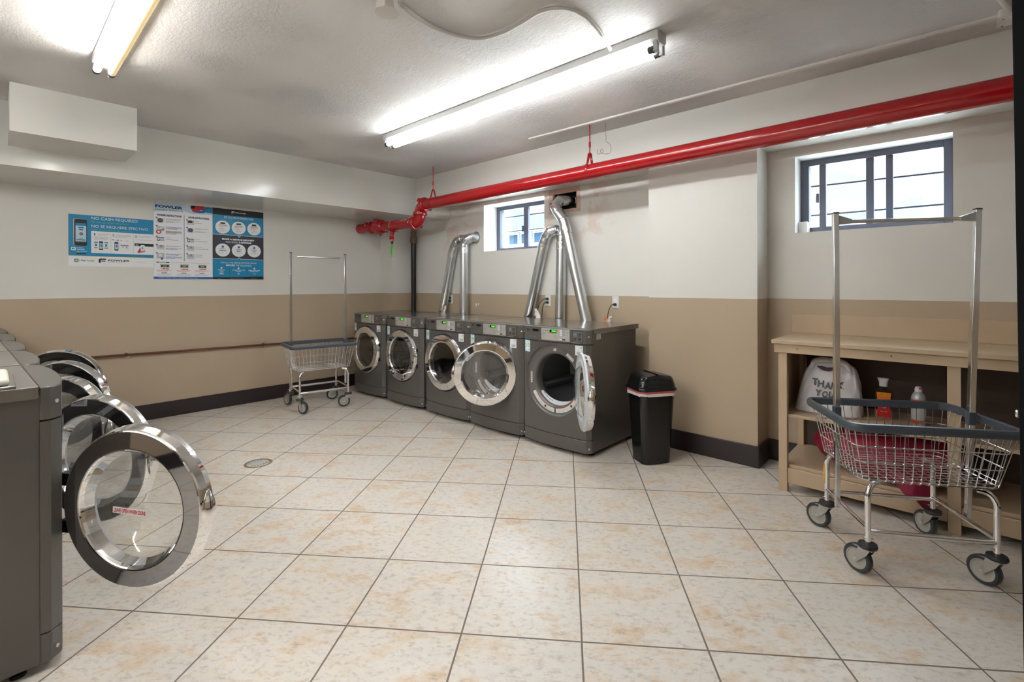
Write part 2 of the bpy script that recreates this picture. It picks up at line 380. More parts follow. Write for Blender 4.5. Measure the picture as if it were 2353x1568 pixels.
class Print:
    """flat print on a plane: u to the right, v up, layers stacked along n"""
    def __init__(s, g, o, U, V, Nn, unit=1.0): s.g = g; s.o = Vector(o); s.U = Vector(U); s.V = Vector(V); s.N = Vector(Nn); s.k = unit
    def P(s, u, v, d): return s.o + s.U * (u * s.k) + s.V * (v * s.k) + s.N * (d * 0.0004)
    def poly(s, pts, m, d=1): s.g.add([s.P(u, v, d) for u, v in pts], [tuple(range(len(pts)))], m)
    def rect(s, u0, v0, u1, v1, m, d=1): s.poly([(u0, v0), (u1, v0), (u1, v1), (u0, v1)], m, d)
    def disc(s, u, v, r, m, d=1, n=28, ry=None): s.poly([(u + r * cos(2 * pi * i / n), v + (ry or r) * sin(2 * pi * i / n)) for i in range(n)], m, d)
    def rrect(s, u0, v0, u1, v1, r, m, d=1):
        pts = []
        for cx, cy, a in ((u1 - r, v1 - r, 0), (u0 + r, v1 - r, 90), (u0 + r, v0 + r, 180), (u1 - r, v0 + r, 270)):
            for i in range(5): q = radians(a + i * 22.5); pts.append((cx + r * cos(q), cy + r * sin(q)))
        s.poly(pts, m, d)
    def text(s, t, u0, v0, u1, v1, m, d=2, bold=0.0, shear=0.0):
        """fit the string exactly into the given box"""
        vs, fs = glyphs(t, bold, shear)
        if not vs: return
        xa = min(v[0] for v in vs); xb = max(v[0] for v in vs); ya = min(v[1] for v in vs); yb = max(v[1] for v in vs)
        s.g.add([s.P(u0 + (x - xa) / (xb - xa) * (u1 - u0), v0 + (y - ya) / (yb - ya) * (v1 - v0), d) for x, y in vs], fs, m)
    def lines(s, u0, v0, u1, v1, n, m, d=1, rng=None, frac=0.45):
        h = (v1 - v0) / n; rng = rng or random.Random(int(u0 * 31 + v0 * 17))
        for i in range(n):
            a = v1 - (i + 0.5) * h; e = u1 if i < n - 1 else u0 + (u1 - u0) * rng.uniform(0.5, 0.9); u = u0
            while u < e - 0.05:
                w = min(e - u, rng.uniform(0.04, 0.16) * (u1 - u0)); s.rect(u, a - h * frac / 2, u + w, a + h * frac / 2, m, d); u += w + 0.018 * (u1 - u0)

# ------------------------------------------------------------------ room shell
XL, XR, YB, YF, ZC = -5.94, 1.15, 4.0, -2.4, 2.718
XB, YP, ZS = -5.219, 3.738, 2.338      # bulkhead face, pier/beam face, beam underside
def wall_holes(fn, u0, u1, z0, z1, holes, depth, m, mr=None):
    """wall in a plane with rectangular openings and reveals; fn(u, z, d) gives the point at depth d behind the face"""
    g = G(); us = sorted({u0, u1, *[h[0] for h in holes], *[h[1] for h in holes]}); zs = sorted({z0, z1, PAINT_Z, *[h[2] for h in holes], *[h[3] for h in holes]})
    for i in range(len(us) - 1):
        for j in range(len(zs) - 1):
            a, b, c, d = us[i], us[i + 1], zs[j], zs[j + 1]; mu, mz = (a + b) / 2, (c + d) / 2
            if any(h[0] < mu < h[1] and h[2] < mz < h[3] for h in holes): continue
            for dd in (0, depth): g.add([fn(a, c, dd), fn(b, c, dd), fn(b, d, dd), fn(a, d, dd)], [(0, 1, 2, 3)], m)
    for h in list(holes) + [(u0, u1, z0, z1)]:
        a, b, c, d = h
        for p, q in (((a, c), (b, c)), ((b, c), (b, d)), ((b, d), (a, d)), ((a, d), (a, c))):
            g.add([fn(*p, 0), fn(*q, 0), fn(*q, depth), fn(*p, depth)], [(0, 1, 2, 3)], mr or m)
    return g

g = G(); g.box(XL - .2, XR + .2, YF - .2, YB + .3, -0.1, 0, 'floor'); struct('floor', g)
g = G(); g.box(XL - .2, XR + .2, YF - .2, YB + .3, ZC, ZC + 0.1, 'ceiling'); struct('ceiling', g)
g = G(); g.box(XL - .2, XL, YF, YB, 0, ZC, 'wall'); struct('wall_left', g)
g = G(); g.box(XR, XR + .2, YF, YB, 0, ZC, 'wall'); struct('wall_right', g)
WS = (-4.205, -3.265, 1.737, 2.291); WB = (-0.876, -0.011, 1.712, 2.272); VH = (-3.15, -2.842, 2.115, 2.284)
struct('wall_back', wall_holes(lambda u, z, d: (u, YB + d, z), XL - .2, XR + .2, 0, ZC, [WS, WB, VH], 0.3, 'wallp', 'reveal'))
# front wall behind the camera, with the doorway seen in the dryer doors' reflections
DW = (-0.9, 0.0, 0.0, 2.05)
struct('wall_front', wall_holes(lambda u, z, d: (u, YF - d, z), XL - .2, XR + .2, 0, ZC, [DW], 0.2, 'wall', 'white_paint'))
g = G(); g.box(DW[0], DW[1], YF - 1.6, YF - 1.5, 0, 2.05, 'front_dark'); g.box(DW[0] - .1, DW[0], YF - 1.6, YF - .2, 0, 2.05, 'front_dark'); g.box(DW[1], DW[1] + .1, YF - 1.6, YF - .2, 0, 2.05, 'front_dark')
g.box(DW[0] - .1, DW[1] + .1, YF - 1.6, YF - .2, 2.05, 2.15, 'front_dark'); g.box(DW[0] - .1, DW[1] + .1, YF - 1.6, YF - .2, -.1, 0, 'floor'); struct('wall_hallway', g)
g = G(); g.box(-1.915, -1.063, YP, YB, 0, ZS, 'wall'); struct('wall_pier', g)
g = G(); g.box(XL, -5.66, 3.66, YB, 0, 2.3, 'wall'); struct('wall_corner', g)
# bulkhead along the left wall (underside falls slightly to the wall), beam along the back wall, boxed duct
g = G(); prof = [(XL, 2.205), (XB, 2.24), (XB, ZC), (XL, ZC)]
g.add([(x, y, z) for y in (YF, YB) for x, z in prof], [(0, 1, 5, 4), (1, 2, 6, 5), (2, 3, 7, 6), (3, 0, 4, 7), (0, 1, 2, 3), (4, 5, 6, 7)], 'soffit'); struct('trim_1', g)
g = G(); g.box(XB, XR, YP, YB, ZS, ZC, 'soffit'); struct('trim_2', g)
# plaster haunch where the beam meets the bulkhead
g = G(); lo = [(XB, YP), (XB, YB), (-4.84, YB)]
g.add([(XB, YP, 2.24), (XB, YB, 2.19), (-4.84, YB, 2.178), (XB, YP, ZS), (XB, YB, ZS), (-4.84, YB, ZS)], [(0, 1, 2), (3, 4, 5), (0, 1, 4, 3), (1, 2, 5, 4), (2, 0, 3, 5)], 'white_paint'); struct('trim_3', g)
g = G(); g.box(XB, -4.715, 0.083, 0.766, 2.388, ZC, 'white_paint'); struct('trim_4', g)
# baseboards
def base(name, x0, x1, y0, y1, h=0.157):
    g = G(); g.box(x0, x1, y0, y1, 0, h, 'base'); struct(name, g, bevel=0.004)
base('baseboard_left', XL, XL + .012, YF, 3.66); base('baseboard_back', -5.66, -1.915, YB - .012, YB); base('baseboard_back_right', -1.063, XR, YB - .012, YB)
base('baseboard_pier', -1.925, -1.053, YP - .012, YP); base('baseboard_pier_side', -1.063, -1.051, YP - .012, YB); base('baseboard_right', XR - .012, XR, YF, YB); base('baseboard_front', XL, DW[0], YF, YF + .012)

# ------------------------------------------------------------------ windows
def window(name, x0, x1, z0, z1, Y, stiles, bars, rail=0.045):
    r = bpy.data.objects.new(name, None); COL.objects.link(r); r.location = ((x0 + x1) / 2, Y, z0); r['kind'] = 'structure'
    O = Vector(r.location)
    def gg():
        g = G(); g.X = Matrix.Translation(-O); return g
    g = gg()
    for a in ((x0 + .055, x1 - .045, z0, z0 + rail), (x0 + .055, x1 - .045, z1 - rail, z1), (x0, x0 + .055, z0, z1), (x1 - .045, x1, z0, z1)): g.box(a[0], a[1], Y - .02, Y + .06, a[2], a[3], 'frame_dark')
    struct('window_frame', g, r, bevel=.003)
    for a, b in stiles:
        g = gg(); g.box(a, b, Y - .005, Y + .03, z0 + rail, z1 - rail, 'frame_dark'); struct('sash_stile', g, r, bevel=.003)
    g = gg(); g.box(stiles[0][0] - .02, stiles[0][0] - .002, Y - .02, Y + .0, (z0 + z1) / 2 - .05, (z0 + z1) / 2 + .02, 'frame_dark'); struct('window_latch', g, r, bevel=.002)
    g = gg(); g.box(x0 + .03, x1 - .03, Y + .018, Y + .022, z0 + .03, z1 - .03, 'pane'); struct('glass_pane', g, r)
    for (za, zb) in bars:
        g = gg(); g.add([(x0, Y + .13, za - .006), (x0, Y + .13, za + .006), (x1, Y + .13, zb + .006), (x1, Y + .13, zb - .006), (x0, Y + .142, za - .006), (x0, Y + .142, za + .006), (x1, Y + .142, zb + .006), (x1, Y + .142, zb - .006)],
            [(0, 1, 2, 3), (4, 5, 6, 7), (0, 1, 5, 4), (1, 2, 6, 5), (2, 3, 7, 6), (3, 0, 4, 7)], 'bar'); struct('security_bar', g, r)
    return r, gg
w1, gg = window('window_1', WS[0], WS[1], WS[2], WS[3], 4.24, [(-3.771, -3.703)], [(2.18, 2.18), (2.0, 2.0)])
w2, gg = window('window_2', WB[0], WB[1], WB[2], WB[3], 4.19, [(-.755, -.713), (-.47, -.425), (-.357, -.318)], [(2.095, 2.085), (1.868, 1.868)], rail=.048)
g = gg(); g.box(WB[0], -.815, 4.09, 4.19, WB[2], 1.80, 'white_paint'); struct('sill_block', g, w2, bevel=.003)
# loose plastic film hanging inside the left panes of the large window
g = gg(); n = 24
pts = [(-.70 + .235 * t, 2.13 + .035 * sin(t * 5.0) - (.06 * max(0, t - .86) / .14)) for t in [i / n for i in range(n + 1)]]
g.sheet([[(x, 4.183, z) for x, z in pts], [(x, 4.183, 1.775) for x, z in pts]], 'film'); struct('plastic_film', g, w2)
g = gg(); pts2 = [(-.66 + .50 * t, 1.80 + .09 * t + .035 * sin(t * 9)) for t in [i / n for i in range(n + 1)]]
g.sheet([[(x, 4.182, z) for x, z in pts2], [(x, 4.182, 1.765) for x, z in pts2]], 'film'); struct('plastic_film', g, w2)

# open wall hole where the fifth vent leaves
g = G(); x0, x1, z0, z1 = VH
g.add([(x0, 4.298, z0), (x1, 4.298, z0), (x1, 4.298, z1), (x0, 4.298, z1)], [(0, 1, 2, 3)], 'void')
for a, b in (((x0 + .001, z0), (x0 + .001, z1)), ((x1 - .001, z0), (x1 - .001, z1))): g.add([(a[0], 4.01, a[1]), (b[0], 4.01, b[1]), (b[0], 4.298, b[1]), (a[0], 4.298, a[1])], [(0, 1, 2, 3)], 'void')
for z in (z0 + .001, z1 - .001): g.add([(x0, 4.01, z), (x1, 4.01, z), (x1, 4.298, z), (x0, 4.298, z)], [(0, 1, 2, 3)], 'void')
g.recalc = False
g.box(x0, x0 + .012, 3.996, 4.03, z0, z1, 'tan_worn'); g.box(x0 + .04, x0 + .05, 4.03, 4.05, z0, z1, 'tan_worn')
for a in ((x0 - .05, x1 + .045, z1, z1 + .05), (x0 - .05, x1 + .045, z0 - .035, z0), (x0 - .05, x0, z0, z1), (x1, x1 + .045, z0, z1)): g.box(a[0], a[1], 3.9965, 4.0, a[2], a[3], 'patch')
struct('trim_5', g)

# ------------------------------------------------------------------ outside
g = G(); g.box(-40, 30, 4.35, 60, 1.3, 1.55, 'ground'); struct('ground', g)
def house():
    r = thing('house', 'pale gabled house across the yard seen through the small window', 'house', (-12.2, 14, 1.55)); O = Vector(r.location)
    def gg():
        g = G(); g.X = Matrix.Translation(-O); return g
    g = gg(); g.box(-17, -9.2, 14, 20, 1.55, 3.45, 'house_wall'); obj('house_wall', g, r)
    g = gg(); ap = -12.9
    g.add([(-14.1, 13.6, 3.83), (ap, 13.6, 4.27), (-11.2, 13.6, 3.9), (-14.1, 20, 3.83), (ap, 20, 4.27), (-11.2, 20, 3.9), (-14.1, 13.6, 3.42), (-8.8, 13.6, 3.42), (-8.8, 13.6, 3.75), (-8.8, 20, 3.75), (-14.1, 20, 3.42), (-8.8, 20, 3.42)],
          [(0, 1, 4, 3), (1, 2, 5, 4), (2, 8, 9, 5), (0, 6, 7, 8, 2, 1), (3, 4, 5, 9, 11, 10), (6, 7, 11, 10)], 'house_roof'); obj('roof', g, r)
    for x, w in ((-13.15, .42), (-12.5, .42), (-11.85, .42), (-11.1, .5)):
        g = gg(); g.box(x - .06, x + w + .06, 13.93, 14.0, 2.88, 3.36, 'house_trim'); f = obj('window', g, r); g = gg(); g.box(x, x + w, 13.9, 13.93, 2.94, 3.30, 'house_glass'); obj('pane', g, f)
    g = gg(); g.box(-17, -9.2, 13.55, 14.0, 3.38, 3.45, 'house_trim'); obj('eave', g, r)
house()

# ------------------------------------------------------------------ ceiling lights
def light(label, x0, x1, y0, tubes, fx='fixture'):
    r = thing('ceiling_light', label, 'ceiling light', ((x0 + x1) / 2, y0 + .055, ZC), 0, 'fluorescent ceiling lights'); O = Vector(r.location)
    def gg():
        g = G(); g.X = Matrix.Translation(-O); return g
    g = gg(); w = .105
    g.add([(x, y, z) for x in (x0, x1) for y, z in ((y0, ZC - .003), (y0 + w, ZC - .003), (y0 + w, ZC - .045), (y0 + w - .02, ZC - .066), (y0 + .02, ZC - .066), (y0, ZC - .045))],
          [(0, 1, 7, 6), (1, 2, 8, 7), (2, 3, 9, 8), (3, 4, 10, 9), (4, 5, 11, 10), (5, 0, 6, 11), (0, 1, 2, 3, 4, 5), (6, 7, 8, 9, 10, 11)], fx)
    obj('housing', g, r)
    for k, tm in enumerate(tubes):
        y = y0 + .018 + k * .069; z = ZC - .098
        g = gg(); g.cyl((x0 + .05, y, z), (x1 - .05, y, z), .0185, tm, 20); t = obj('tube', g, r, sharp=50)
        for xa, xb in ((x0 + .028, x0 + .06), (x1 - .06, x1 - .028)):
            g = gg(); g.cyl((xa, y, z), (xb, y, z), .0195, 'plug', 18); obj('tube_cap', g, t)
        for xa in (x0 + .005, x1 - .03):
            g = gg(); g.box(xa, xa + .025, y - .014, y + .014, z - .016, ZC - .06, 'fixture'); obj('lampholder', g, r, bevel=.003)
    return r
light('long two-tube fluorescent ceiling light with cool white tubes, near the room middle', -3.88, -1.185, 2.42, ['tube_cool', 'tube_cool'])
light('two-tube fluorescent ceiling light at top left with one yellowed tube', -3.82, -1.15, 0.405, ['tube_warm', 'tube_dim'], 'fixture_dirty')

# junction box and flexible conduit
r = thing('junction_box', 'white painted octagonal junction box on the ceiling at the top edge', 'junction box', (-2.04, 1.30, ZC))
g = G(); g.lathe([(.055, 0), (.055, -.05), (.05, -.054), (0, -.054)], (0, 0, 0), 'z', 'ceil_paint', 8); obj('box_body', g, r)
g = G(); g.lathe([(.062, -.052), (.062, -.058), (0, -.058)], (0, 0, 0), 'z', 'ceil_paint', 8); obj('cover_plate', g, r)
def smooth(pts, n=8, closed=False):
    P = [Vector(p) for p in pts]; out = []
    m = len(P) if closed else len(P) - 1
    for i in range(m):
        p0 = P[(i - 1) % len(P)] if (closed or i > 0) else P[i]; p1 = P[i]; p2 = P[(i + 1) % len(P)]; p3 = P[(i + 2) % len(P)] if (closed or i + 2 < len(P)) else p2
        for k in range(n):
            t = k / n; out.append(0.5 * ((2 * p1) + (p2 - p0) * t + (2 * p0 - 5 * p1 + 4 * p2 - p3) * t * t + (3 * p1 - p0 - 3 * p2 + p3) * t ** 3))
    if not closed: out.append(P[-1])
    return out
zc = ZC - .012
pts = smooth([(-2.0, 1.35, zc), (-2.03, 1.46, zc), (-2.045, 1.60, zc), (-2.02, 1.72, zc), (-1.955, 1.83, zc), (-1.82, 1.87, zc), (-1.66, 1.865, zc), (-1.53, 1.855, zc), (-1.43, 1.91, zc), (-1.395, 2.02, zc), (-1.405, 2.14, zc), (-1.43, 2.26, zc - .004), (-1.465, 2.40, ZC - .03)], 30)
g = G(); rad = [(.0115 if (i % 2) else .0092) if i < 330 else .0100 for i in range(len(pts))]
g.tube(pts, .01, 'conduit', 10, rad=rad); tag(obj('flexible_conduit', g, sharp=80), 'wavy white flexible conduit across the ceiling from junction box to light', 'conduit')

# surface raceway, box and pipe at the far right
g = G(); a, b = Vector((-2.97, 3.42, 0)), Vector((0.20, 3.50, 0)); d = (b - a).normalized(); n_ = Vector((-d.y, d.x, 0)) * .012
g.add([(*(p + q).xy, z) for p in (a, b) for q in (-n_, n_) for z in (ZC - .014, ZC)], [(0, 1, 3, 2), (4, 6, 7, 5), (0, 4, 5, 1), (2, 3, 7, 6), (0, 2, 6, 4), (1, 5, 7, 3)], 'ceil_paint')
tag(obj('wire_raceway', g), 'long straight white wire raceway along the ceiling beside the beam', 'raceway')
r = thing('outlet_box', 'white painted electrical box on the ceiling at the upper right edge', 'electrical box', (0.25, 3.47, ZC))
g = G(); g.box(-.09, .14, -.055, .055, -.05, 0, 'ceil_paint'); obj('box_body', g, r, bevel=.012)
g = G(); g.box(-.092, .142, -.06, .06, -.056, -.05, 'ceil_paint'); obj('cover_plate', g, r, bevel=.002)
for x, y in ((-.07, -.04), (-.07, .045), (.0, -.03)):
    g = G(); g.cyl((x, y, -.0575), (x, y, -.055), .004, 'black', 10); obj('screw', g, r)
g = G(); g.tube([(.20, 3.41, ZC - .028), (.02, 2.6, ZC - .028), (-.12, 1.9, ZC - .028)], .0125, 'ceil_paint', 12); tag(obj('metal_conduit', g), 'straight white painted conduit running to the box at the upper right', 'conduit')

# ------------------------------------------------------------------ red fire pipe
r = thing('fire_pipe', 'big red painted sprinkler pipe running under the ceiling along the beam', 'pipe', (-2.3, 3.47, 2.32)); O = Vector(r.location)
def gg():
    g = G(); g.X = Matrix.Translation(-O); return g
RP = .0650
g = gg(); g.cyl((-4.66, 3.47, 2.293), (XR - .002, 3.47, 2.325), RP, 'red', 40); obj('main_pipe', g, r)
g = gg(); ce = [(-4.66 - .10 * sin(a), 3.47, 2.293 - .10 * (1 - cos(a))) for a in [i * pi / 2 / 8 for i in range(9)]]; g.tube(ce, RP + .002, 'red', 28); obj('elbow', g, r)
g = gg(); ce = [(-4.76 - .10 * (1 - cos(a)), 3.47 - .01 * (1 - cos(a)), 2.185 - .10 * sin(a)) for a in [i * pi / 2 / 8 for i in range(9)]]; g.tube(ce, RP + .002, 'red', 28); obj('elbow', g, r)
g = gg(); LA, LB = Vector((-4.86, 3.46, 2.085)), Vector((-5.94, 3.345, 2.093)); g.cyl(LA, LB, RP - .002, 'red', 36); obj('branch_pipe', g, r)
ld = (LB - LA).normalized()
def coupling(c, ax, ear, s=1.0):
    g = gg(); c = Vector(c); ax = Vector(ax).normalized(); ear = Vector(ear).normalized()
    g.lathe([(RP, -.028), (RP + .014 * s, -.026), (RP + .020 * s, -.012), (RP + .020 * s, .012), (RP + .014 * s, .026), (RP, .028)], c, ax, 'red', 28)
    w = ax.cross(ear).normalized()
    for sg in (-1, 1):
        e = c + ear * sg * (RP + .026); g.add([e + ear * a * .018 + ax * b * .02 + w * k * .024 for a in (-1, 1) for b in (-1, 1) for k in (-1, 1)], [(0, 1, 3, 2), (4, 6, 7, 5), (0, 4, 5, 1), (2, 3, 7, 6), (0, 2, 6, 4), (1, 5, 7, 3)], 'red')
    o = obj('coupling', g, r, bevel=.006)
    for sg in (-1, 1):
        e = c + ear * sg * (RP + .03); g = gg(); g.cyl(e - w * .034, e + w * .036, .0075, 'bolt', 8); obj('bolt', g, o)
coupling((-4.665, 3.47, 2.293), (1, 0, 0), (0, -1, .5)); coupling((-4.76, 3.47, 2.19), (0, 0, 1), (.7, -.7, 0)); coupling((-4.855, 3.46, 2.085), (1, .1, 0), (0, -1, .35))
coupling(LA + ld * .64, ld, (0, -.9, .5), 1.3); coupling(LA + ld * .70, ld, (0, -.4, 1), 1.7); coupling(LA + ld * .83, ld, (0, -.9, .5), .8)
g = gg(); c = LA + ld * .67; g.lathe([(RP, -.10), (RP + .02, -.08), (RP + .035, 0), (RP + .02, .06), (RP, .09)], c, ld, 'red', 28); obj('reducer', g, r)
c = LA + ld * .40
g = gg(); g.lathe([(RP - .001, -.006), (RP + .003, -.006), (RP + .003, .006), (RP - .001, .006)], c, ld, 'bolt', 36); obj('strap', g, r)
g = gg(); g.lathe([(.055, 0), (.05, -.02), (.03, -.035), (.022, -.06), (.018, -.075)], c + Vector((.0, -.01, -.045)), 'z', 'red', 20, caps=True)
g.box(c.x - .03, c.x + .08, c.y - .02, c.y + .02, c.z - .085, c.z - .07, 'red'); obj('outlet_saddle', g, r)
g = gg(); v = c + Vector((-.005, -.01, -.16)); g.cyl(v + Vector((0, 0, .06)), v + Vector((0, 0, -.045)), .018, 'red', 14); g.cyl(v + Vector((0, -.032, .005)), v + Vector((0, .02, .005)), .023, 'red', 8); g.cyl(v + Vector((0, 0, -.045)), v + Vector((0, 0, -.07)), .015, 'black', 12)
o = obj('drain_valve', g, r, bevel=.003); g = gg(); g.cyl(v + Vector((0, -.04, .005)), v + Vector((0, -.03, .005)), .009, 'bolt', 8); obj('valve_stem', g, o)
g = G(); v2 = v; g.sheet([[(v2.x - .013 + .004 * sin(i * .9), v2.y - .002 + .004 * cos(i * .7), v2.z - .066 - i * .021), (v2.x + .013 + .004 * sin(i * .9), v2.y + .004 * sin(i * .6), v2.z - .066 - i * .021)] for i in range(9)], 'lime')
o = obj('hang_tag', g); s_ = o.modifiers.new('solid', 'SOLIDIFY'); s_.thickness = .002; tag(o, 'bright green strip tag hanging from the red pipe valve in the corner', 'tag')
def hanger(x, label):
    zt = 2.316 - (.0 if x > -3 else .018)
    h = thing('pipe_hanger', label, 'pipe hanger', (x, 3.47, zt), 0, 'red pipe hangers')
    g = G(); g.cyl((0, 0, .135), (0, 0, ZC - zt), .0055, 'red', 10); obj('rod', g, h)
    g = G(); g.cyl((0, 0, .20), (0, 0, .245), .010, 'red', 10); obj('coupling_nut', g, h)
    g = G(); R_ = RP + .004; pts = [(0, -.012, .150)] + [(0, R_ * sin(a), R_ * cos(a)) for a in [radians(-32 - i * (296 / 22)) for i in range(23)]] + [(0, .012, .150)]
    rows = [[(-.012, p[1], p[2]), (.012, p[1], p[2])] for p in pts]; g.sheet(rows, 'red'); o = obj('clevis_strap', g, h); s_ = o.modifiers.new('solid', 'SOLIDIFY'); s_.thickness = .003
    g = G(); g.cyl((0, 0, .128), (0, 0, .155), .009, 'red', 6); obj('nut', g, h)
hanger(-2.325, 'red rod pipe hanger holding the big red pipe above the vent hole'); hanger(-4.50, 'red rod pipe hanger on the red pipe beside its corner elbow')
# loose twisted wire
g = G(); g.tube(smooth([(-2.215, 3.555, ZC), (-2.222, 3.55, 2.66), (-2.212, 3.552, 2.60), (-2.215, 3.55, 2.565), (-2.175, 3.55, 2.53), (-2.165, 3.55, 2.48), (-2.185, 3.55, 2.452), (-2.25, 3.55, 2.465), (-2.27, 3.55, 2.49), (-2.255, 3.55, 2.505), (-2.243, 3.55, 2.485), (-2.27, 3.55, 2.467), (-2.30, 3.55, 2.475), (-2.30, 3.55, 2.51)], 8), .0016, 'wire', 6)
tag(obj('hanging_wire', g), 'thin curled wire dangling from the ceiling beside the red hanger', 'wire')
# black vertical pipe in the corner
r = thing('vertical_pipe', 'narrow black iron pipe rising in the back corner behind the dryers', 'pipe', (-5.54, 3.93, 0))
g = G(); g.cyl((0, 0, 0), (0, 0, 1.93), .034, 'black_pipe', 20); obj('pipe', g, r)
g = G(); g.lathe([(.042, 0), (.046, .01), (.046, .09), (.036, .10), (.034, .28)], (0, 0, 1.91), 'z', 'brass', 20); obj('coupling', g, r)
# copper pipe on the left wall
r = thing('copper_pipe', 'thin copper pipe run low along the left wall', 'pipe', (XL + .035, 1.4, .66)); O = Vector(r.location)
g = gg(); g.cyl((XL + .035, .24, .681), (XL + .035, 3.64, .627), .0105, 'copper', 14); obj('pipe', g, r)
for y in (.883, 2.119):
    z = .70 - (y + .95) / 4.59 * .073; g = gg(); g.box(XL + .001, XL + .020, y - .018, y + .018, z - .036, z + .036, 'zinc'); o = obj('wall_bracket', g, r, bevel=.003)
    g = gg(); g.cyl((XL + .02, y - .012, z), (XL + .047, y - .012, z), .018, 'copper', 12); obj('clamp', g, o)
light('unseen two-tube fluorescent fill light added behind the camera', -3.82, -1.15, -1.60, ['tube_fill', 'tube_fill'])  # added out of view to fill the room and foreground with light

# ------------------------------------------------------------------ washers and dryers
HW, CZ = .344, .560
def arc_y(x):      # bowed front, negative towards the viewer
    ax = abs(x)
    if ax <= .312: return -.080 + .022 * (ax / .312) ** 2
    if ax <= .344: return -.058 + .030 * (ax - .312) / .032
    return -.028
FRONT = [(-.344, 0), (-.344, -.028), (-.312, -.058)] + [(x, arc_y(x)) for x in [-.26, -.2, -.14, -.07, 0, .07, .14, .2, .26]] + [(.312, -.058), (.344, -.028), (.344, 0)]
def unit(z0, z1):
    def f():
        g = G(); g.prism(FRONT, z0, z1, 'machine'); return g
    return f
def front_panel():
    g = G(); R, n, z0, z1 = .288, 72, .139, .868; rings = []
    inner = [(R * cos(2 * pi * i / n), CZ + R * sin(2 * pi * i / n)) for i in range(n)]
    outer = []
    for i in range(n):
        a = 2 * pi * i / n; dx, dz = cos(a), sin(a); t = 1e9
        if abs(dx) > 1e-6: t = min(t, .312 / abs(dx))
        if dz > 1e-6: t = min(t, (z1 - CZ) / dz)
        if dz < -1e-6: t = min(t, (z0 - CZ) / dz)
        outer.append((t * dx, CZ + t * dz))
    # snap nearest samples to the corners
    for cx in (-.312, .312):
        for cz in (z0, z1):
            k = min(range(n), key=lambda i: (outer[i][0] - cx) ** 2 + (outer[i][1] - cz) ** 2); outer[k] = (cx, cz)
    vs = []
    for j in range(5):
        t = j / 4; vs += [(a[0] + (b[0] - a[0]) * t, arc_y(a[0] + (b[0] - a[0]) * t), a[1] + (b[1] - a[1]) * t) for a, b in zip(inner, outer)]
    fs = [(j * n + i, j * n + (i + 1) % n, (j + 1) * n + (i + 1) % n, (j + 1) * n + i) for j in range(4) for i in range(n)]
    b = len(vs); vs += [(a[0], -.045, a[1]) for a in inner]; fs += [(i, (i + 1) % n, b + (i + 1) % n, b + i) for i in range(n)]
    g.add(vs, fs, 'machine')
    for s in (-1, 1):
        g.add([(s * .312, -.058, z0), (s * .344, -.028, z0), (s * .344, 0, z0), (s * .312, -.058, z1), (s * .344, -.028, z1), (s * .344, 0, z1)], [(0, 1, 4, 3), (1, 2, 5, 4)], 'machine')
    top = [(x, y) for x, y in FRONT]
    for z in (z0, z1): g.add([(x, y, z) for x, y in top], [tuple(range(len(top)))], 'machine')
    return g
def cabinet():
    g = G(); x, y0, y1, z0, z1 = .338, 0.0, .675, .032, .958
    g.add([(-x, y0, z0), (-x, y1, z0), (x, y1, z0), (x, y0, z0), (-x, y0, z1), (-x, y1, z1), (x, y1, z1), (x, y0, z1)], [(0, 1, 5, 4), (1, 2, 6, 5), (2, 3, 7, 6), (0, 3, 2, 1), (4, 5, 6, 7)], 'machine'); g.recalc = False
    return g
def lid():
    g = G(); g.box(-.348, .348, .003, .70, .950, .990, 'machine_top'); g.box(-.344, .344, .003, .15, .990, .9905, 'machine_top'); return g
def bezel():
    g = G(); g.lathe([(.289, -.058), (.283, -.054), (.279, -.046), (.266, -.041), (.228, -.039), (.219, -.034), (.211, -.022), (.208, .0), (.210, .05)], (0, 0, CZ), 'y', 'bezel', 72); g.recalc = False; return g
def drum():
    g = G(); g.lathe([(.210, .048), (.285, .06), (.285, .55), (.25, .575), (0, .58)], (0, 0, CZ), 'y', 'drum', 48)
    for k in range(3):
        a = radians(80 + 120 * k); c, s = cos(a), sin(a)
        g.add([(r * c - w * s, y, CZ + r * s + w * c) for y in (.12, .54) for r, w in ((.285, -.035), (.225, -.012), (.225, .012), (.285, .035))], [(0, 1, 5, 4), (1, 2, 6, 5), (2, 3, 7, 6), (0, 1, 2, 3), (4, 5, 6, 7)], 'drum')
    g.recalc = False; return g
def ringlabel():
    g = G()
    def arc(a0, a1, r0, r1, y, m, n=18):
        vs = []
        for i in range(n + 1):
            a = radians(a0 + (a1 - a0) * i / n); vs += [(r0 * cos(a), y, CZ + r0 * sin(a)), (r1 * cos(a), y, CZ + r1 * sin(a))]
        g.add(vs, [(2 * i, 2 * i + 1, 2 * i + 3, 2 * i + 2) for i in range(n)], m)
    for a0, a1 in ((208, 268), (272, 334)):
        arc(a0, a1, .229, .265, -.0420, 'label'); arc(a0 + 1, a1 - 9, .227, .2315, -.0424, 'orange_print')
        for k in range(5): arc(a0 + 6 + k * 9, a0 + 12 + k * 9, .241, .243, -.0426, 'light_print', 3); arc(a0 + 6 + k * 9, a0 + 13 + k * 9, .247, .249, -.0426, 'light_print', 3); arc(a0 + 5 + k * 9, a0 + 11 + k * 9, .253, .255, -.0426, 'light_print', 3)
        a = radians((a0 + a1) / 2 + 8); g.lathe([(.010, 0), (0, -.0003)], (.247 * cos(a), -.0426, CZ + .247 * sin(a)), 'y', 'dark_print', 16)
    return g
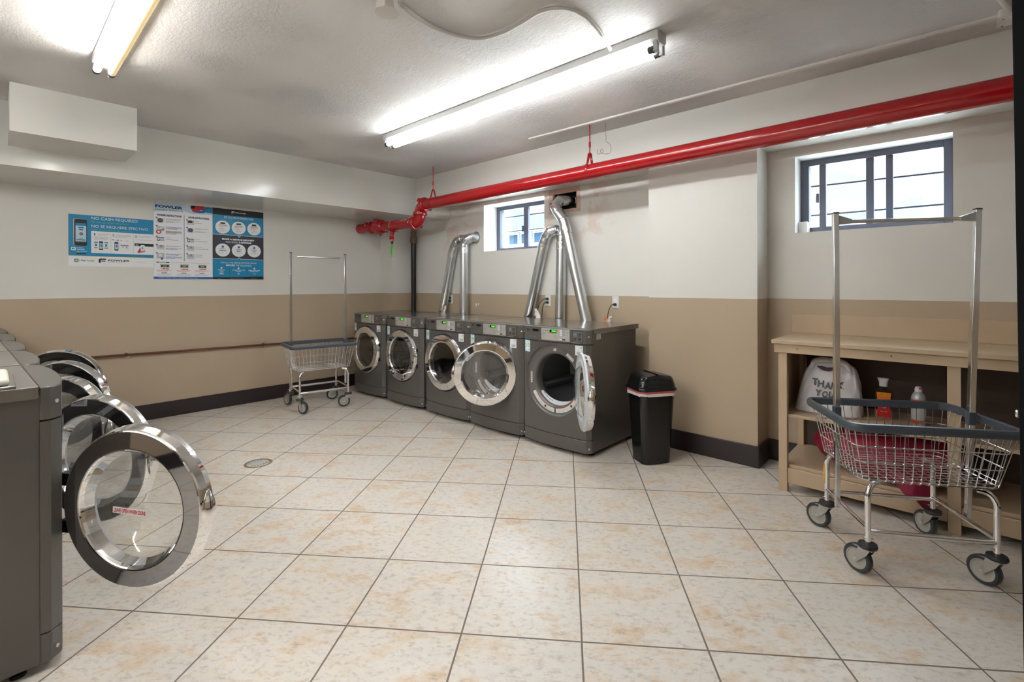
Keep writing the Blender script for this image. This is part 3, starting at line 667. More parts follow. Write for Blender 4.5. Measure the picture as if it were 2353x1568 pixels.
def lintguard():
    g = G(); n = 24; vs = []
    for i in range(n + 1):
        a = radians(212 + 100 * i / n); r1 = .209; r0 = .209 - .030 * sin(pi * i / n) ** .6
        vs += [(r0 * cos(a), .012, CZ + r0 * sin(a)), (r1 * cos(a), -.012, CZ + r1 * sin(a))]
    g.add(vs, [(2 * i, 2 * i + 1, 2 * i + 3, 2 * i + 2) for i in range(n)], 'door_plastic')
    for k in range(8):
        a = radians(222 + 4.2 * k); g.lathe([(.0035, 0), (0, -.001)], (.192 * cos(a), -.001, CZ + .192 * sin(a)), 'y', 'black', 8)
    return g
def small_labels():
    g = G(); p = Print(g, (0, -.0418, CZ), (1, 0, 0), (0, 0, 1), (0, -1, 0))
    p.rect(-.014, .236, .014, .257, 'label', 1); p.rect(-.008, .243, .0, .25, 'grey_print', 2)
    a = radians(52); u = Vector((sin(a), -cos(a))); v = Vector((cos(a), sin(a)))
    def q(s, t): return (u.x * s + v.x * t, u.y * s + v.y * t)
    p.poly([q(-.042, .236), q(.038, .236), q(.038, .262), q(-.042, .262)], 'label', 1)
    for k in range(3): p.poly([q(-.034, .241 + .007 * k), q(.006, .241 + .007 * k), q(.006, .243 + .007 * k), q(-.034, .243 + .007 * k)], 'grey_print', 2)
    p.poly([q(.014, .242), q(.030, .242), q(.030, .256), q(.014, .256)], 'grey_print', 2); p.poly([q(.017, .245), q(.027, .245), q(.027, .253), q(.017, .253)], 'label', 3)
    p.rrect(-.259, -.052, -.240, .046, .009, 'label', 1)
    for k in range(5): p.rrect(-.254, -.041 + k * .018, -.246, -.031 + k * .018, .003, 'dark_print', 2)
    return g
def control_plate():
    g = G(); vs = []; fs = []; xs = [CX(-.176 + .02925 * i) for i in range(9)]
    for x in xs: vs += [(x, arc_y(x) - .002, .885), (x, arc_y(x) - .002, .981)]
    g.add(vs, [(2 * i, 2 * i + 2, 2 * i + 3, 2 * i + 1) for i in range(8)], 'silver')
    def dec(x0, x1, z0, z1, m, k=1):
        x0, x1 = CX(x0), CX(x1); y0, y1 = arc_y(x0) - .002 - .0007 * k, arc_y(x1) - .002 - .0007 * k; g.add([(x0, y0, z0), (x1, y1, z0), (x1, y1, z1), (x0, y0, z1)], [(0, 1, 2, 3)], m)
    for k in range(5): dec(-.168, -.045, .898 + .007 * k, .8995 + .007 * k, 'grey_print')
    dec(-.168, -.14, .9355, .939, 'dark_print'); dec(-.168, -.075, .971, .972, 'grey_print')
    for k in range(3): dec(-.160 + .02 * k, -.155 + .02 * k, .960, .966, 'dark_print'); dec(-.160 + .02 * k, -.155 + .02 * k, .946, .952, 'grey_print')
    for k in range(4): dec(-.018, -.001, .928 + .0125 * k, .935 + .0125 * k, 'white'); dec(.002, .022, .929 + .0125 * k, .934 + .0125 * k, 'grey_print')
    for k in range(3): dec(.038, .042, .934 + .012 * k, .938 + .012 * k, 'dark_print')
    dec(-.022, .0, .895, .902, 'white'); dec(.0, .026, .894, .903, 'dark_print')
    g.recalc = False; return g
def display():
    g = G(); x0, x1 = CX(-.100), CX(-.045); y = arc_y(CX(-.07)) - .0045
    g.box(x0, x1, y - .001, y + .004, .950, .971, 'black')
    p = Print(g, (0, y - .0012, 0), (1, 0, 0), (0, 0, 1), (0, -1, 0)); p.text('PUSH', CX(-.083), .9535, CX(-.047), .9675, 'green_led', 1, bold=.03, shear=.15); return g
def coinplate():
    g = G(); y = arc_y(.24); sl = (arc_y(.290) - arc_y(.194)) / .096
    for a, b, e, z0, z1, m in ((.083, .174, .001, .882, .976, 'machine_dark'), (.088, .171, .003, .887, .972, 'bezel')):
        a, b = CN(a), CN(b); g.add([(a, arc_y(a) - e, z0), (b, arc_y(b) - e, z0), (b, arc_y(b) - e, z1), (a, arc_y(a) - e, z1)], [(0, 1, 2, 3)], m)
    p = Print(g, (CN(0), arc_y(.194) - .0045 - sl * CN(0) * 0 + sl * (CN(0) - .194), -.006), (1.055, sl * 1.055, 0), (0, 0, 1), (0, -1, 0))
    for u, v, m in ((.098, .940, 'grey_print'), (.134, .940, 'machine_dark'), (.098, .905, 'machine_dark'), (.134, .905, 'dark_print')):
        p.rect(u, v, u + .022, v + .022, m, 1); p.rect(u + .004, v + .004, u + .01, v + .018, 'bezel', 2); p.rect(u + .013, v + .003, u + .017, v + .012, 'bezel', 2)
    g.add([(.193, arc_y(.193) - .004, .8815), (.262, arc_y(.262) - .004, .8815), (.262, arc_y(.262) - .004, .8835), (.193, arc_y(.193) - .004, .8835)], [(0, 1, 2, 3)], 'label')
    g.recalc = False; return g
def nameplate():
    g = G(); p = Print(g, (.030, arc_y(-.22) - .003 - .25 * .10, 0), (1, -.10, 0), (0, 0, 1), (0, -1, 0))
    p.disc(-.300, .957, .0085, 'dark_print', 1, 20); p.disc(-.3025, .959, .0015, 'bezel', 2, 8)
    p.text('LG', -.288, .951, -.270, .962, 'dark_print', 1, bold=.03)
    p.rect(-.240, .951, -.172, .967, 'black', 1); p.rect(-.300, .921, -.196, .922, 'machine_dark', 1); p.rect(-.222, .902, -.198, .904, 'grey_print', 1)
    return g
def numsticker(num):
    def f():
        g = G(); p = Print(g, (-.304, arc_y(-.304) - .002, 0), (1, -.13, 0), (0, 0, 1), (0, -1, 0)); w = .064
        p.rect(0, .768, w, .870, 'sticker_blue', 1); p.rect(.003, .773, w - .003, .865, 'white', 2)
        p.disc(.018, .855, .004, 'sticker_blue', 3, 12); p.rect(.025, .853, .048, .857, 'sticker_blue', 3)
        p.text(num, .011, .808, w - .011, .846, 'green_print', 3, bold=.035); p.rect(.010, .801, .054, .8025, 'light_print', 3); p.rect(.012, .779, .031, .783, 'sticker_blue', 3); p.rect(.042, .779, .055, .794, 'light_print', 3)
        return g
    return f
def barcode():
    g = G(); p = Print(g, (.222, arc_y(.222) - .0025, 0), (1, .13, 0), (0, 0, 1), (0, -1, 0)); w = .066
    p.rect(0, .786, w, .862, 'label', 1); p.lines(.006, .838, .038, .857, 3, 'grey_print', 2); p.disc(.050, .846, .008, 'grey_print', 2, 16); p.disc(.050, .846, .005, 'label', 3, 16)
    p.lines(.006, .822, .034, .836, 2, 'grey_print', 2)
    for k in range(9): p.rect(.014 + k * .0046, .794, .0168 + k * .0046, .815, 'grey_print', 2)
    return g
def door_ring():
    g = G(); c = (-.29, 0, CZ)
    g.lathe([(.186, -.006), (.199, -.030), (.204, -.041), (.208, -.044), (.212, -.045), (.266, -.042), (.271, -.040), (.275, -.035), (.283, -.012), (.284, .004)], c, 'y', 'chrome', 96); g.recalc = False; return g
def door_ring_dark():
    g = G(); c = (-.29, 0, CZ)
    g.lathe([(.186, -.006), (.199, -.030), (.204, -.041), (.208, -.044)], c, 'y', 'chrome', 96); g.lathe([(.208, -.044), (.212, -.045), (.268, -.042)], c, 'y', 'dark_chrome', 96)
    g.lathe([(.268, -.042), (.272, -.040), (.275, -.035), (.283, -.012), (.284, .004)], c, 'y', 'chrome', 96); g.recalc = False; return g
def door_back():
    g = G(); g.lathe([(.283, .004), (.276, .016), (.258, .020), (.238, .016), (.228, .022), (.212, .022), (.200, .010), (.190, -.002), (.186, -.006)], (-.29, 0, CZ), 'y', 'door_plastic', 96); g.recalc = False; return g
def door_back_dark():
    g = G(); g.lathe([(.283, .004), (.276, .016), (.258, .020), (.238, .016), (.228, .022), (.212, .022), (.200, .010), (.190, -.005), (.188, -.018)], (-.29, 0, CZ), 'y', 'bezel', 96); g.recalc = False; return g
def bowl(m, deep):
    def f():
        g = G(); c = (-.29, 0, CZ)
        g.lathe([(.200, -.032), (.17, -.033), (.10, -.032), (0, -.031)], c, 'y', m, 64)
        g.lathe([(.190, -.008), (.186, .02), (.178, .05 * deep), (.165, .080 * deep), (.135, .098 * deep), (.08, .106 * deep), (0, .108 * deep)], c, 'y', m, 64); g.recalc = False; return g
    return f
def handle():
    g = G(); n = 12; g.lathe([(.026 * math.sin(pi * k / n) ** .7 + .0005, -.075 + .150 * k / n) for k in range(n + 1)], (-.562, -.010, CZ), 'z', 'chrome', 24); return g
def hinge_small():
    g = G()
    for z in (CZ + .075, CZ - .095): g.box(-.055, -.008, -.016, .010, z - .018, z + .018, 'door_dark')
    return g
def hinge():
    g = G()
    for z in (CZ + .075, CZ - .095): g.box(-.040, .035, -.014, .012, z - .022, z + .022, 'door_dark')
    return g
def open_sticker(ang):
    def f():
        g = G(); a = radians(ang); U = (cos(a), 0, sin(a)); V = (-sin(a), 0, cos(a)); p = Print(g, (-.30, -.0345, CZ - .012), U, V, (0, -1, 0))
        p.rect(-.068, -.011, .068, .011, 'label', 1); p.text('LEAVE OPEN WHEN DONE', -.064, -.0075, .064, .0075, 'red_print', 2, bold=.03); return g
    return f
def spec_label():
    g = G(); p = Print(g, (.3385, .05, .905), (0, 1, 0), (0, 0, 1), (1, 0, 0)); p.rect(0, 0, .062, .045, 'label', 1); p.rect(.006, .005, .056, .012, 'grey_print', 2)
    for k in range(3): p.rect(.007 + k * .017, .018, .019 + k * .017, .036, 'grey_print', 2); p.rect(.010 + k * .017, .022, .016 + k * .017, .032, 'label', 3)
    return g
CX = lambda x: (x + .176) * 1.209 - .111
CN = lambda x: (x - .083) * 1.055 + .194
def machine(name, cat, label, group, x, y, rz, num, opening, mirror, dry):
    r = thing(name, label, cat, (x, y, 0), rz, group)
    obj('cabinet', cached('cabinet', cabinet), r, bevel=.006); obj('lid', cached('lid', lid), r, bevel=.009, seg=3)
    cp = obj('control_panel', cached('control_panel', unit(.872, .988)), r, bevel=.005)
    obj('front_panel', cached('front_panel', front_panel), r); obj('base_panel', cached('base_panel', unit(.034, .134)), r, bevel=.005)
    bz = obj('door_bezel', cached('door_bezel', bezel), r); obj('drum', cached('drum', drum), r)
    if dry or num == '01':
        obj('warning_label', cached('warning_label', ringlabel), bz); obj('label', cached('bezel_labels', small_labels), bz); obj('lint_guard', cached('lint_guard', lintguard), bz)
    pl = obj('control_plate', cached('control_plate', control_plate), r); obj('display', cached('display', display), pl); obj('payment_plate', cached('payment_plate', coinplate), r)
    if num == '10': obj('spec_label', cached('spec_label', spec_label), r)
    obj('nameplate', cached('nameplate', nameplate), r); obj('number_sticker', cached('number_sticker|' + num, numsticker(num)), r); obj('barcode_label', cached('barcode_label', barcode), r)
    for s in (-1, 1):
        for z in (.932, .072):
            def f(s=s, z=z):
                g = G(); v = Vector((.68 * s, -.73, 0)).normalized(); c = Vector((.330 * s, -.0435, z)); g.lathe([(.007, -.001), (.0065, .003), (.003, .0045), (0, .0045)], c, v, 'bolt', 12); return g
            obj('screw', cached('screw|%d%.3f' % (s, z), f), r)
        for yy in (.05, .60):
            def f(s=s, yy=yy):
                g = G(); g.lathe([(.022, 0), (.022, .012), (.010, .014), (.010, .04)], (s * .29, yy, 0), 'z', 'black', 14, caps=True); return g
            obj('foot', cached('foot|%d%.2f' % (s, yy), f), r)
    k = 'm' if mirror else 'n'; hx0 = 0
    def mk(fn):
        def f():
            g = fn()
            if dry: g.v = [(a + .050, b, c) for a, b, c in g.v]
            if mirror: g.v = [(-a, b, c) for a, b, c in g.v]
            return g
        return f
    d = obj('door', cached('door|' + k, mk(door_ring if dry else door_ring_dark), 9), r); s = -1 if mirror else 1
    d.location = (s * (.29 if not dry else .240), -.062 if dry else -.087, 0); d.rotation_euler = (0, 0, s * radians(opening))
    obj('inner_rim', cached('inner_rim|' + k + str(dry), mk(door_back)), d)
    obj('door_glass', cached('door_glass|' + k + str(dry), mk(bowl('glass_dark' if dry and opening == 0 else 'glass', .5 if dry else .9))) if not (dry and opening == 0) else cached('door_glass|dark', mk(bowl('glass_dark', .6))), d)
    obj('handle', cached('handle|' + k, mk(handle)), d); obj('hinge', cached('hinge|' + k, mk(hinge_small if dry else hinge)), d)
    if not dry:
        g = G(); st = open_sticker({'01': -3, '02': 12, '03': 14, '04': 5, '05': 8}[num])()
        st.v = [(a + .58, b, c) for a, b, c in st.v]
        obj('sticker', make_mesh('sticker', st), d, sharp=35)
    return r
DL = [('06', 0, 'closed-door front-load dryer by the left wall, sticker 06, behind the far cart'), ('07', 0, 'closed-door front-load dryer second from the left wall, numbered 07'), ('08', 0, 'closed-door front-load dryer in the middle of the row, numbered 08'),
      ('09', 40, 'front-load dryer numbered 09 with its round door half open'), ('10', 134, 'front-load dryer numbered 10, door wide open, beside the black bin')]
for i, (num, op, lab) in enumerate(DL):
    machine('dryer', 'dryer', 'grey ' + lab, 'dryers along the back wall', [-5.256, -4.521, -3.786, -3.098, -2.406][i], 3.12, 0, num, op, False, True)
WL = [('01', 'nearest grey washing machine at the left edge, open door reading leave open when done'), ('02', 'grey washing machine second from the camera, chrome door with a barcode tag behind the nearest'),
      ('03', 'middle grey washing machine of the near row, door open behind two others'), ('04', 'fourth grey washing machine from the camera, only lid edge and chrome door top showing'), ('05', 'farthest grey washing machine, against the left wall, with chrome door top showing')]
for i, (num, lab) in enumerate(WL):
    machine('washing_machine', 'washing machine', lab, 'washing machines with open doors at the left', -2.668 - .7215 * i, 0.098 - .0245 * i, pi + .034, num, [148, 148, 152, 136, 118][i], True, False)
# raised plastic piece on the nearest washer
r = thing('plastic_flap', 'ivory plastic flap lying on top of the nearest washing machine at the left edge', 'flap', (-2.50, -.03, .991))
g = G(); g.box(-.16, .155, -.09, .085, 0, .008, 'machine_top'); obj('flap_base', g, r, bevel=.003)
g = G(); g.box(-.15, .14, -.085, .07, .008, .034, 'ivory'); obj('flap_cover', g, r, bevel=.012, seg=3)

# ------------------------------------------------------------------ dryer vent ducts
def duct(label, base, top, elb, wall, flange=None, R_=.052):
    r = thing('vent_duct', label, 'vent duct', base, 0, 'galvanised dryer vent ducts'); O = Vector(base)
    def gg():
        g = G(); g.X = Matrix.Translation(-O); return g
    base, top = Vector(base), Vector(top)
    g = gg(); g.cyl(base, top, R_, 'galv', 32); obj('duct_pipe', g, r)
    pts = [top] + [Vector(e) for e in elb] + [Vector(wall)]
    g = gg()
    for i in range(len(pts) - 1):
        a, b = pts[i], pts[i + 1]; d = (b - a).normalized(); g.lathe([(R_ - .001, -.012), (R_ + .001, 0), (R_ + .001, (b - a).length), (R_ - .001, (b - a).length + .012)], a, d, 'galv', 28)
        g.lathe([(R_ + .001, -.004), (R_ + .004, 0), (R_ + .001, .004)], b, d, 'galv', 28)
    obj('elbow', g, r, sharp=25)
    d = (top - base).normalized()
    g = gg(); rnd = random.Random(int(base.x * 100)); n = 36; rows = []
    for j in range(7):
        rows.append([tuple(top + d * (-.062 + j * .0125) + (Matrix.Rotation(2 * pi * k / n, 3, d) @ (d.cross(Vector((0, 1, 0))).normalized())) * (R_ + .0022 + rnd.uniform(0, .0035))) for k in range(n)] )
    rows = [q + [q[0]] for q in rows]; g.sheet(rows, 'foil'); obj('foil_tape', g, r, sharp=20)
    if flange:
        g = gg(); g.lathe([(R_, -.02), (R_ + .004, -.008), (R_ + .024, -.003), (R_ + .024, 0)], wall, 'y', 'galv', 28); obj('wall_collar', g, r)
DZ = .55
duct('leftmost slanted galvanised vent duct behind the dryers, ending in a wall elbow', (-5.02, 3.925, DZ), (-4.70, 3.925, 1.75), [(-4.665, 3.925, 1.82), (-4.60, 3.925, 1.885), (-4.52, 3.93, 1.905), (-4.46, 3.955, 1.90)], (-4.43, 4.0, 1.895))
duct('upright galvanised vent duct left of the small window with a round wall collar', (-4.462, 3.905, DZ), (-4.457, 3.905, 1.78), [(-4.45, 3.905, 1.845), (-4.41, 3.91, 1.895), (-4.37, 3.945, 1.915)], (-4.345, 4.0, 1.915), True)
duct('slanted galvanised vent duct just right of the small window', (-3.55, 3.925, DZ), (-3.215, 3.925, 1.755), [(-3.185, 3.925, 1.83), (-3.13, 3.925, 1.89), (-3.08, 3.955, 1.905)], (-3.05, 4.0, 1.905))
duct('upright galvanised vent duct between the two slanted ones', (-3.02, 3.935, DZ), (-2.985, 3.935, 1.76), [(-2.98, 3.935, 1.84), (-2.965, 3.95, 1.89)], (-2.95, 4.0, 1.91))
duct('tallest leaning galvanised vent duct going into the open wall hole', (-2.535, 3.89, DZ), (-2.868, 3.845, 1.90), [(-2.895, 3.84, 1.99), (-2.955, 3.84, 2.065), (-3.0, 3.85, 2.13), (-2.985, 3.91, 2.19)], (-2.93, 4.06, 2.205))
# outlets with plugs and cords
def outlet(x, z, label, plugs):
    r = thing('wall_outlet', label, 'outlet', (x, YB, z), 0, 'outlets above the dryers')
    g = G(); g.box(-.036, .036, -.006, 0, -.058, .058, 'outlet'); obj('cover_plate', g, r, bevel=.003)
    for dz in (.020, -.020):
        g = G(); g.box(-.017, .017, -.0085, -.006, dz - .014, dz + .014, 'white'); g.box(-.008, -.006, -.0088, -.008, dz - .002, dz + .008, 'plug'); g.box(.006, .008, -.0088, -.008, dz - .002, dz + .008, 'plug'); obj('socket', g, r, bevel=.001)
    for dz, dx in plugs:
        c = thing('power_cord', 'grey plug and cord hanging from the outlet ' + label.split('outlet ')[-1] + (' upper socket' if dz > 0 else ' lower socket'), 'power cord', (x, YB - .009, z + dz), 0, 'dryer power cords')
        g = G(); g.lathe([(.014, 0), (.014, -.018), (.009, -.034), (.004, -.040)], (0, 0, 0), 'y', 'plug', 14, caps=True); obj('plug', g, c)
        g = G(); g.tube(smooth([(0, -.036, 0), (dx * .4, -.046, -.012), (dx, -.045, -.075), (dx * 1.25, -.04, -.17), (dx * 1.1, -.04, -.34)], 8), .0042, 'plug', 8); obj('cord', g, c)
outlet(-4.818, 1.150, 'white outlet between the two left vent ducts', [(.020, -.07), (-.020, -.05)])
outlet(-3.213, 1.165, 'white outlet between the middle vent ducts', [(.020, -.09), (-.020, -.04)])
outlet(-2.391, 1.165, 'white outlet right of the tallest vent duct', [(-.020, -.05)])
def paper(loc, s, label, stripes, k):
    g = G(); rnd = random.Random(k); rows = []
    for j in range(6):
        rows.append([(s * (.8 - .45 * (j / 5) ** 1.0) * (i / 4 - .5) + rnd.uniform(-.006, .006) + (.01 * j if k % 2 else -.006 * j), rnd.uniform(-.010, .010) * (1 if 0 < j else 0), s * j / 5 * 1.05 + rnd.uniform(-.003, .003) * (j > 0)) for i in range(5)])
    g.sheet(rows, 'paper')
    if stripes:
        for q in range(3):
            z = s * (.25 + .25 * q); g.add([(-.02, -.014, z), (.016, -.014, z + .02), (.016, -.014, z + .028), (-.02, -.014, z + .008)], [(0, 1, 2, 3)], 'orange_print')
    o = obj('paper_tag', g, sharp=20); o.location = loc; sd = o.modifiers.new('solid', 'SOLIDIFY'); sd.thickness = .0015
    tag(o, label, 'paper tag', 'crumpled paper tags behind the dryers')
paper((-4.80, 3.85, .968), .10, 'crumpled orange-striped paper tag behind the dryers by the left ducts', True, 1)
paper((-3.23, 3.85, .968), .11, 'crumpled white paper tag on the dryer top between the middle ducts', False, 2)
paper((-2.40, 3.85, .968), .07, 'small crumpled paper tag at the rear of dryer 10', True, 3)
rnd = random.Random(4)
for cx, cz, s_, lab in ((-4.345, 1.092, .016, 'larger of two small white chips in the tan wall above the dryers'), (-4.305, 1.101, .011, 'smaller white chip, just right of the larger one in the tan wall')):
    g = G(); g.add([(cx + s_ * rnd.uniform(.6, 1.1) * cos(2 * pi * i / 9), 3.9985, cz + 1.5 * s_ * rnd.uniform(.6, 1.1) * sin(2 * pi * i / 9)) for i in range(9)], [tuple(range(9))], 'white')
    tag(obj('paint_chip', g), lab, 'paint chip', 'white chips in the tan wall')

# ------------------------------------------------------------------ laundry carts
def rr(hx, hy, r_, z, n=6):
    out = []
    for cx, cy, a in ((hx - r_, hy - r_, 0), (-hx + r_, hy - r_, 90), (-hx + r_, -hy + r_, 180), (hx - r_, -hy + r_, 270)):
        for i in range(n + 1): q = radians(a + 90 * i / n); out.append((cx + r_ * cos(q), cy + r_ * sin(q), z))
    return out
ZR, ZB, HX, HY, BX, BY = .690, .437, .335, .262, .275, .212
def bumper():
    g = G(); prof = [(-.006, -.022), (.008, -.020), (.013, -.008), (.013, .008), (.008, .016), (-.004, .018), (-.010, .012), (-.010, -.014)]
    loops = []
    for d, h in prof: loops.append(rr(HX + d, HY + d, .055 + d, ZR + h, 7))
    n = len(loops[0]); vs = [p for l in loops for p in l]; k = len(loops)
    g.add(vs, [(j * n + i, j * n + (i + 1) % n, ((j + 1) % k) * n + (i + 1) % n, ((j + 1) % k) * n + i) for j in range(k) for i in range(n)], 'bumper'); return g
def lerp_xy(t): return BX + (HX - .012 - BX) * t, BY + (HY - .012 - BY) * t
def basket():
    g = G(); w = .0021
    for t, r_ in ((0, .0035), (.08, .0022), (.36, .0030), (.68, .0030)):
        hx, hy = lerp_xy(t); g.tube(rr(hx, hy, .045, ZB + (ZR - ZB - .015) * t, 5), r_, 'chrome_soft', 6, closed=True)
    def wire(p0, p1, q0, q1): g.tube([q0, p0, p1, q1] if q0 else [p0, p1], w, 'chrome_soft', 5)
    tx, ty = lerp_xy(1); zt = ZR - .015
    nx, ny = 15, 11
    for i in range(nx):
        u = -1 + 2 * (i + .5) / nx; xb, xt = u * (BX - .015), u * (tx - .03)
        g.tube([(xt, -ty, zt), (xb, -BY, ZB), (xb, -BY + .012, ZB - .010), (xb, BY - .012, ZB - .010), (xb, BY, ZB), (xt, ty, zt)], w, 'chrome_soft', 5)
    for i in range(ny):
        u = -1 + 2 * (i + .5) / ny; yb, yt = u * (BY - .015), u * (ty - .03)
        g.tube([(-tx, yt, zt), (-BX, yb, ZB), (-BX + .012, yb, ZB - .006), (BX - .012, yb, ZB - .006), (BX, yb, ZB), (tx, yt, zt)], w, 'chrome_soft', 5)
    for sx_ in (-1, 1):
        for sy_ in (-1, 1):
            g.tube([(sx_ * (tx - .01), sy_ * (ty - .01), zt), (sx_ * (BX - .01), sy_ * (BY - .01), ZB)], w, 'chrome_soft', 5)
    return g
PX_, PY_ = .25, .215
def leg(sx_, sy_):
    def f():
        g = G(); cx, cy = sx_ * PX_, sy_ * PY_
        g.tube(smooth([(sx_ * (PX_ - .055), cy * .86, ZB - .018), (sx_ * (PX_ - .02), cy * .95, ZB - .026), (cx, cy, ZB - .065), (cx, cy, ZB - .12), (cx, cy, .155)], 6), .0125, 'chrome', 14)
        for z in (.175,): g.cyl((cx - .022, cy, z), (cx + .022, cy, z), .004, 'bolt', 8)
        return g
    return f
def rails():
    g = G(); z = .205
    for s in (-1, 1):
        g.tube([(-PX_, s * PY_, z), (PX_, s * PY_, z)], .0115, 'chrome', 12); g.tube([(s * PX_, -PY_, z + .012), (s * PX_, PY_, z + .012)], .0105, 'chrome', 12)
    return g
def pole():
    g = G(); a = .0125; b = .0105
    g.box(-a, a, -a, a, .62 - ZR, 1.0, 'chrome_soft'); g.box(-b, b, -b, b, .215 - ZR, .64 - ZR, 'chrome_soft'); g.box(-a - .001, a + .001, -a - .001, a + .001, .995, 1.003, 'plug'); g.box(-a - .003, a + .003, -a - .003, a + .003, -.03, .03, 'bumper')
    return g
def bar():
    g = G(); L_ = .27
    g.tube([(-L_, 0, 0), (L_, 0, 0)], .0095, 'chrome_soft', 12)
    for s in (-1, 1):
        g.add([(s * (L_ - .012), y, z) for y in (-.013, .013) for z in (.030, -.014)] + [(s * (L_ - .062), y, z) for y in (-.012, .012) for z in (.010, -.010)], [(0, 1, 3, 2), (4, 6, 7, 5), (0, 4, 5, 1), (2, 3, 7, 6), (0, 2, 6, 4), (1, 5, 7, 3)], 'zinc')
    return g
def caster_fork():
    g = G(); g.lathe([(.016, .012), (.016, 0)], (0, 0, .130), 'z', 'bolt', 14, caps=True)
    g.box(-.030, .034, -.0205, .0205, .1270, .1300, 'zinc')
    for s in (-1, 1):
        y = s * .0205; g.add([(x, yy, z) for yy in (y - .0015, y + .0015) for x, z in ((-.022, .1285), (.030, .1285), (.052, .058), (.044, .050), (.036, .054), (-.006, .098))],
            [(0, 1, 2, 3, 4, 5), (6, 7, 8, 9, 10, 11), (0, 1, 7, 6), (1, 2, 8, 7), (2, 3, 9, 8), (3, 4, 10, 9), (4, 5, 11, 10), (5, 0, 6, 11)], 'zinc')
    g.cyl((.045, -.026, .0635), (.045, .026, .0635), .006, 'bolt', 10); return g
def caster_pad():
    g = G(); g.lathe([(.014, .0), (.036, .002), (.039, .010), (.036, .020), (.016, .026)], (0, 0, .131), 'z', 'rubber', 24, caps=True); return g
def tyre():
    g = G(); g.lathe([(.046, -.014), (.057, -.0155), (.0625, -.010), (.0635, 0), (.0625, .010), (.057, .0155), (.046, .014)], (.045, 0, .0635), 'y', 'tyre', 36); return g
def hub():
    g = G(); g.lathe([(0, -.011), (.020, -.012), (.024, -.010), (.040, -.010), (.043, -.014), (.0465, -.0145), (.0465, .0145), (.043, .014), (.040, .010), (.024, .010), (.020, .012), (0, .011)], (.045, 0, .0635), 'y', 'wheel', 36); return g
def cart(label, loc, rz, trail, lean):
    r = thing('laundry_cart', label, 'laundry cart', loc, rz, 'rolling wire laundry carts')
    obj('bumper', cached('bumper', bumper), r, sharp=60); obj('basket', cached('basket', basket), r, sharp=60); obj('base_rails', cached('base_rails', rails), r)
    for sx_ in (-1, 1):
        for sy_ in (-1, 1):
            l = obj('leg', cached('leg|%d%d' % (sx_, sy_), leg(sx_, sy_)), r)
            c = obj('caster', cached('caster', caster_fork), l); c.location = (sx_ * PX_, sy_ * PY_, 0); c.rotation_euler = (0, 0, radians(trail[(sx_, sy_)]) - rz)
            for nm, fn in (('caster_pad', caster_pad), ('tyre', tyre), ('wheel_hub', hub)):
                q = obj(nm, cached(nm, fn), r); q.location = c.location; q.rotation_euler = c.rotation_euler
    for s in (-1, 1):
        p = obj('pole', cached('pole', pole), r, bevel=.002); p.location = (s * .288, 0, ZR); p.rotation_euler = (0, lean[s], 0)
    h = .955; xl = -.288 + sin(lean[-1]) * h; xr = .288 + sin(lean[1]) * h
    b = obj('hanging_bar', cached('hanging_bar', bar), r); b.location = ((xl + xr) / 2, 0, ZR + h); b.scale = ((xr - xl) / .54, 1, 1)
    g = G(); g.box(-PX_ - .0135, -PX_ - .0125, PY_ - .006, PY_ + .006, .25, .36, 'yellow_print'); obj('yellow_sticker', g, r)
    return r
cart('chrome wire laundry cart in the right foreground, in front of the wooden shelf', (-.195, 3.0, 0), radians(31), {(-1, -1): 152, (-1, 1): 160, (1, -1): 150, (1, 1): 135}, {-1: -.004, 1: .03})
cart('chrome wire laundry cart standing empty by the left wall beside the dryers', (-5.225, 2.445, 0), radians(80), {(-1, -1): 0 + 20, (-1, 1): 190, (1, -1): 250, (1, 1): 250}, {-1: 0, 1: 0})

# ------------------------------------------------------------------ wooden shelf bench at the right
r = thing('wooden_shelf', 'tan painted wooden work bench with two open shelves under the large window', 'shelf bench', (-.88, 3.4, 0)); O = Vector(r.location)
def gg():
    g = G(); g.X = Matrix.Translation(-O); return g
X0, X1 = -.885, XR - .01; YFt = 3.40
g = gg(); g.box(X0, X1, YFt, YB - .002, .950, .976, 'tan'); obj('top', g, r, bevel=.004)
g = gg(); g.box(-.897, X1, YB - .022, YB - .001, .976, 1.113, 'tan'); obj('back_board', g, r, bevel=.003)
g = gg()
for i in range(5): g.box(-.899, -.8965, YB - .020, YB - .003, .985 + i * .026, .992 + i * .026, 'orange_print')
obj('worn_edge', g, r)
g = gg(); g.box(X0 + .012, X1, YFt + .02, YFt + .038, .893, .950, 'tan'); obj('apron', g, r, bevel=.003)
for x in (-.74, -.27):
    g = gg(); g.cyl((x, YFt + .0185, .925), (x, YFt + .021, .925), .004, 'dark_print', 10); obj('bolt_head', g, r)
for x, w in ((-.852, .050), (-.035, .055)):
    g = gg(); g.box(x, x + w, YFt + .036, YFt + .075, 0, .893, 'tan'); obj('post', g, r, bevel=.003)
for x in (-.852, -.035):
    g = gg(); g.box(x, x + .04, YB - .06, YB - .016, 0, .95, 'tan'); obj('post', g, r, bevel=.003)
g = gg(); g.box(-.852, -.838, YFt + .075, YB - .06, .50, .95, 'tan'); obj('side_panel', g, r)
g = gg(); g.box(-.85, X1, YFt + .06, YB - .016, .476, .496, 'tan'); obj('shelf_board', g, r, bevel=.003)
g = gg(); g.box(-.85, X1, YFt + .06, YB - .016, .150, .172, 'tan'); obj('shelf_board', g, r, bevel=.003)
g = gg(); g.box(-.802, -.035, YFt + .045, YFt + .062, .055, .150, 'tan'); obj('kick_board', g, r, bevel=.003)
g = gg(); g.box(.02, X1, YFt + .045, YFt + .062, .055, .150, 'tan'); obj('kick_board', g, r, bevel=.003)
g = gg(); g.box(-.80, X1, YB - .016, YB - .013, .496, .95, 'cavity'); obj('back_panel', g, r)
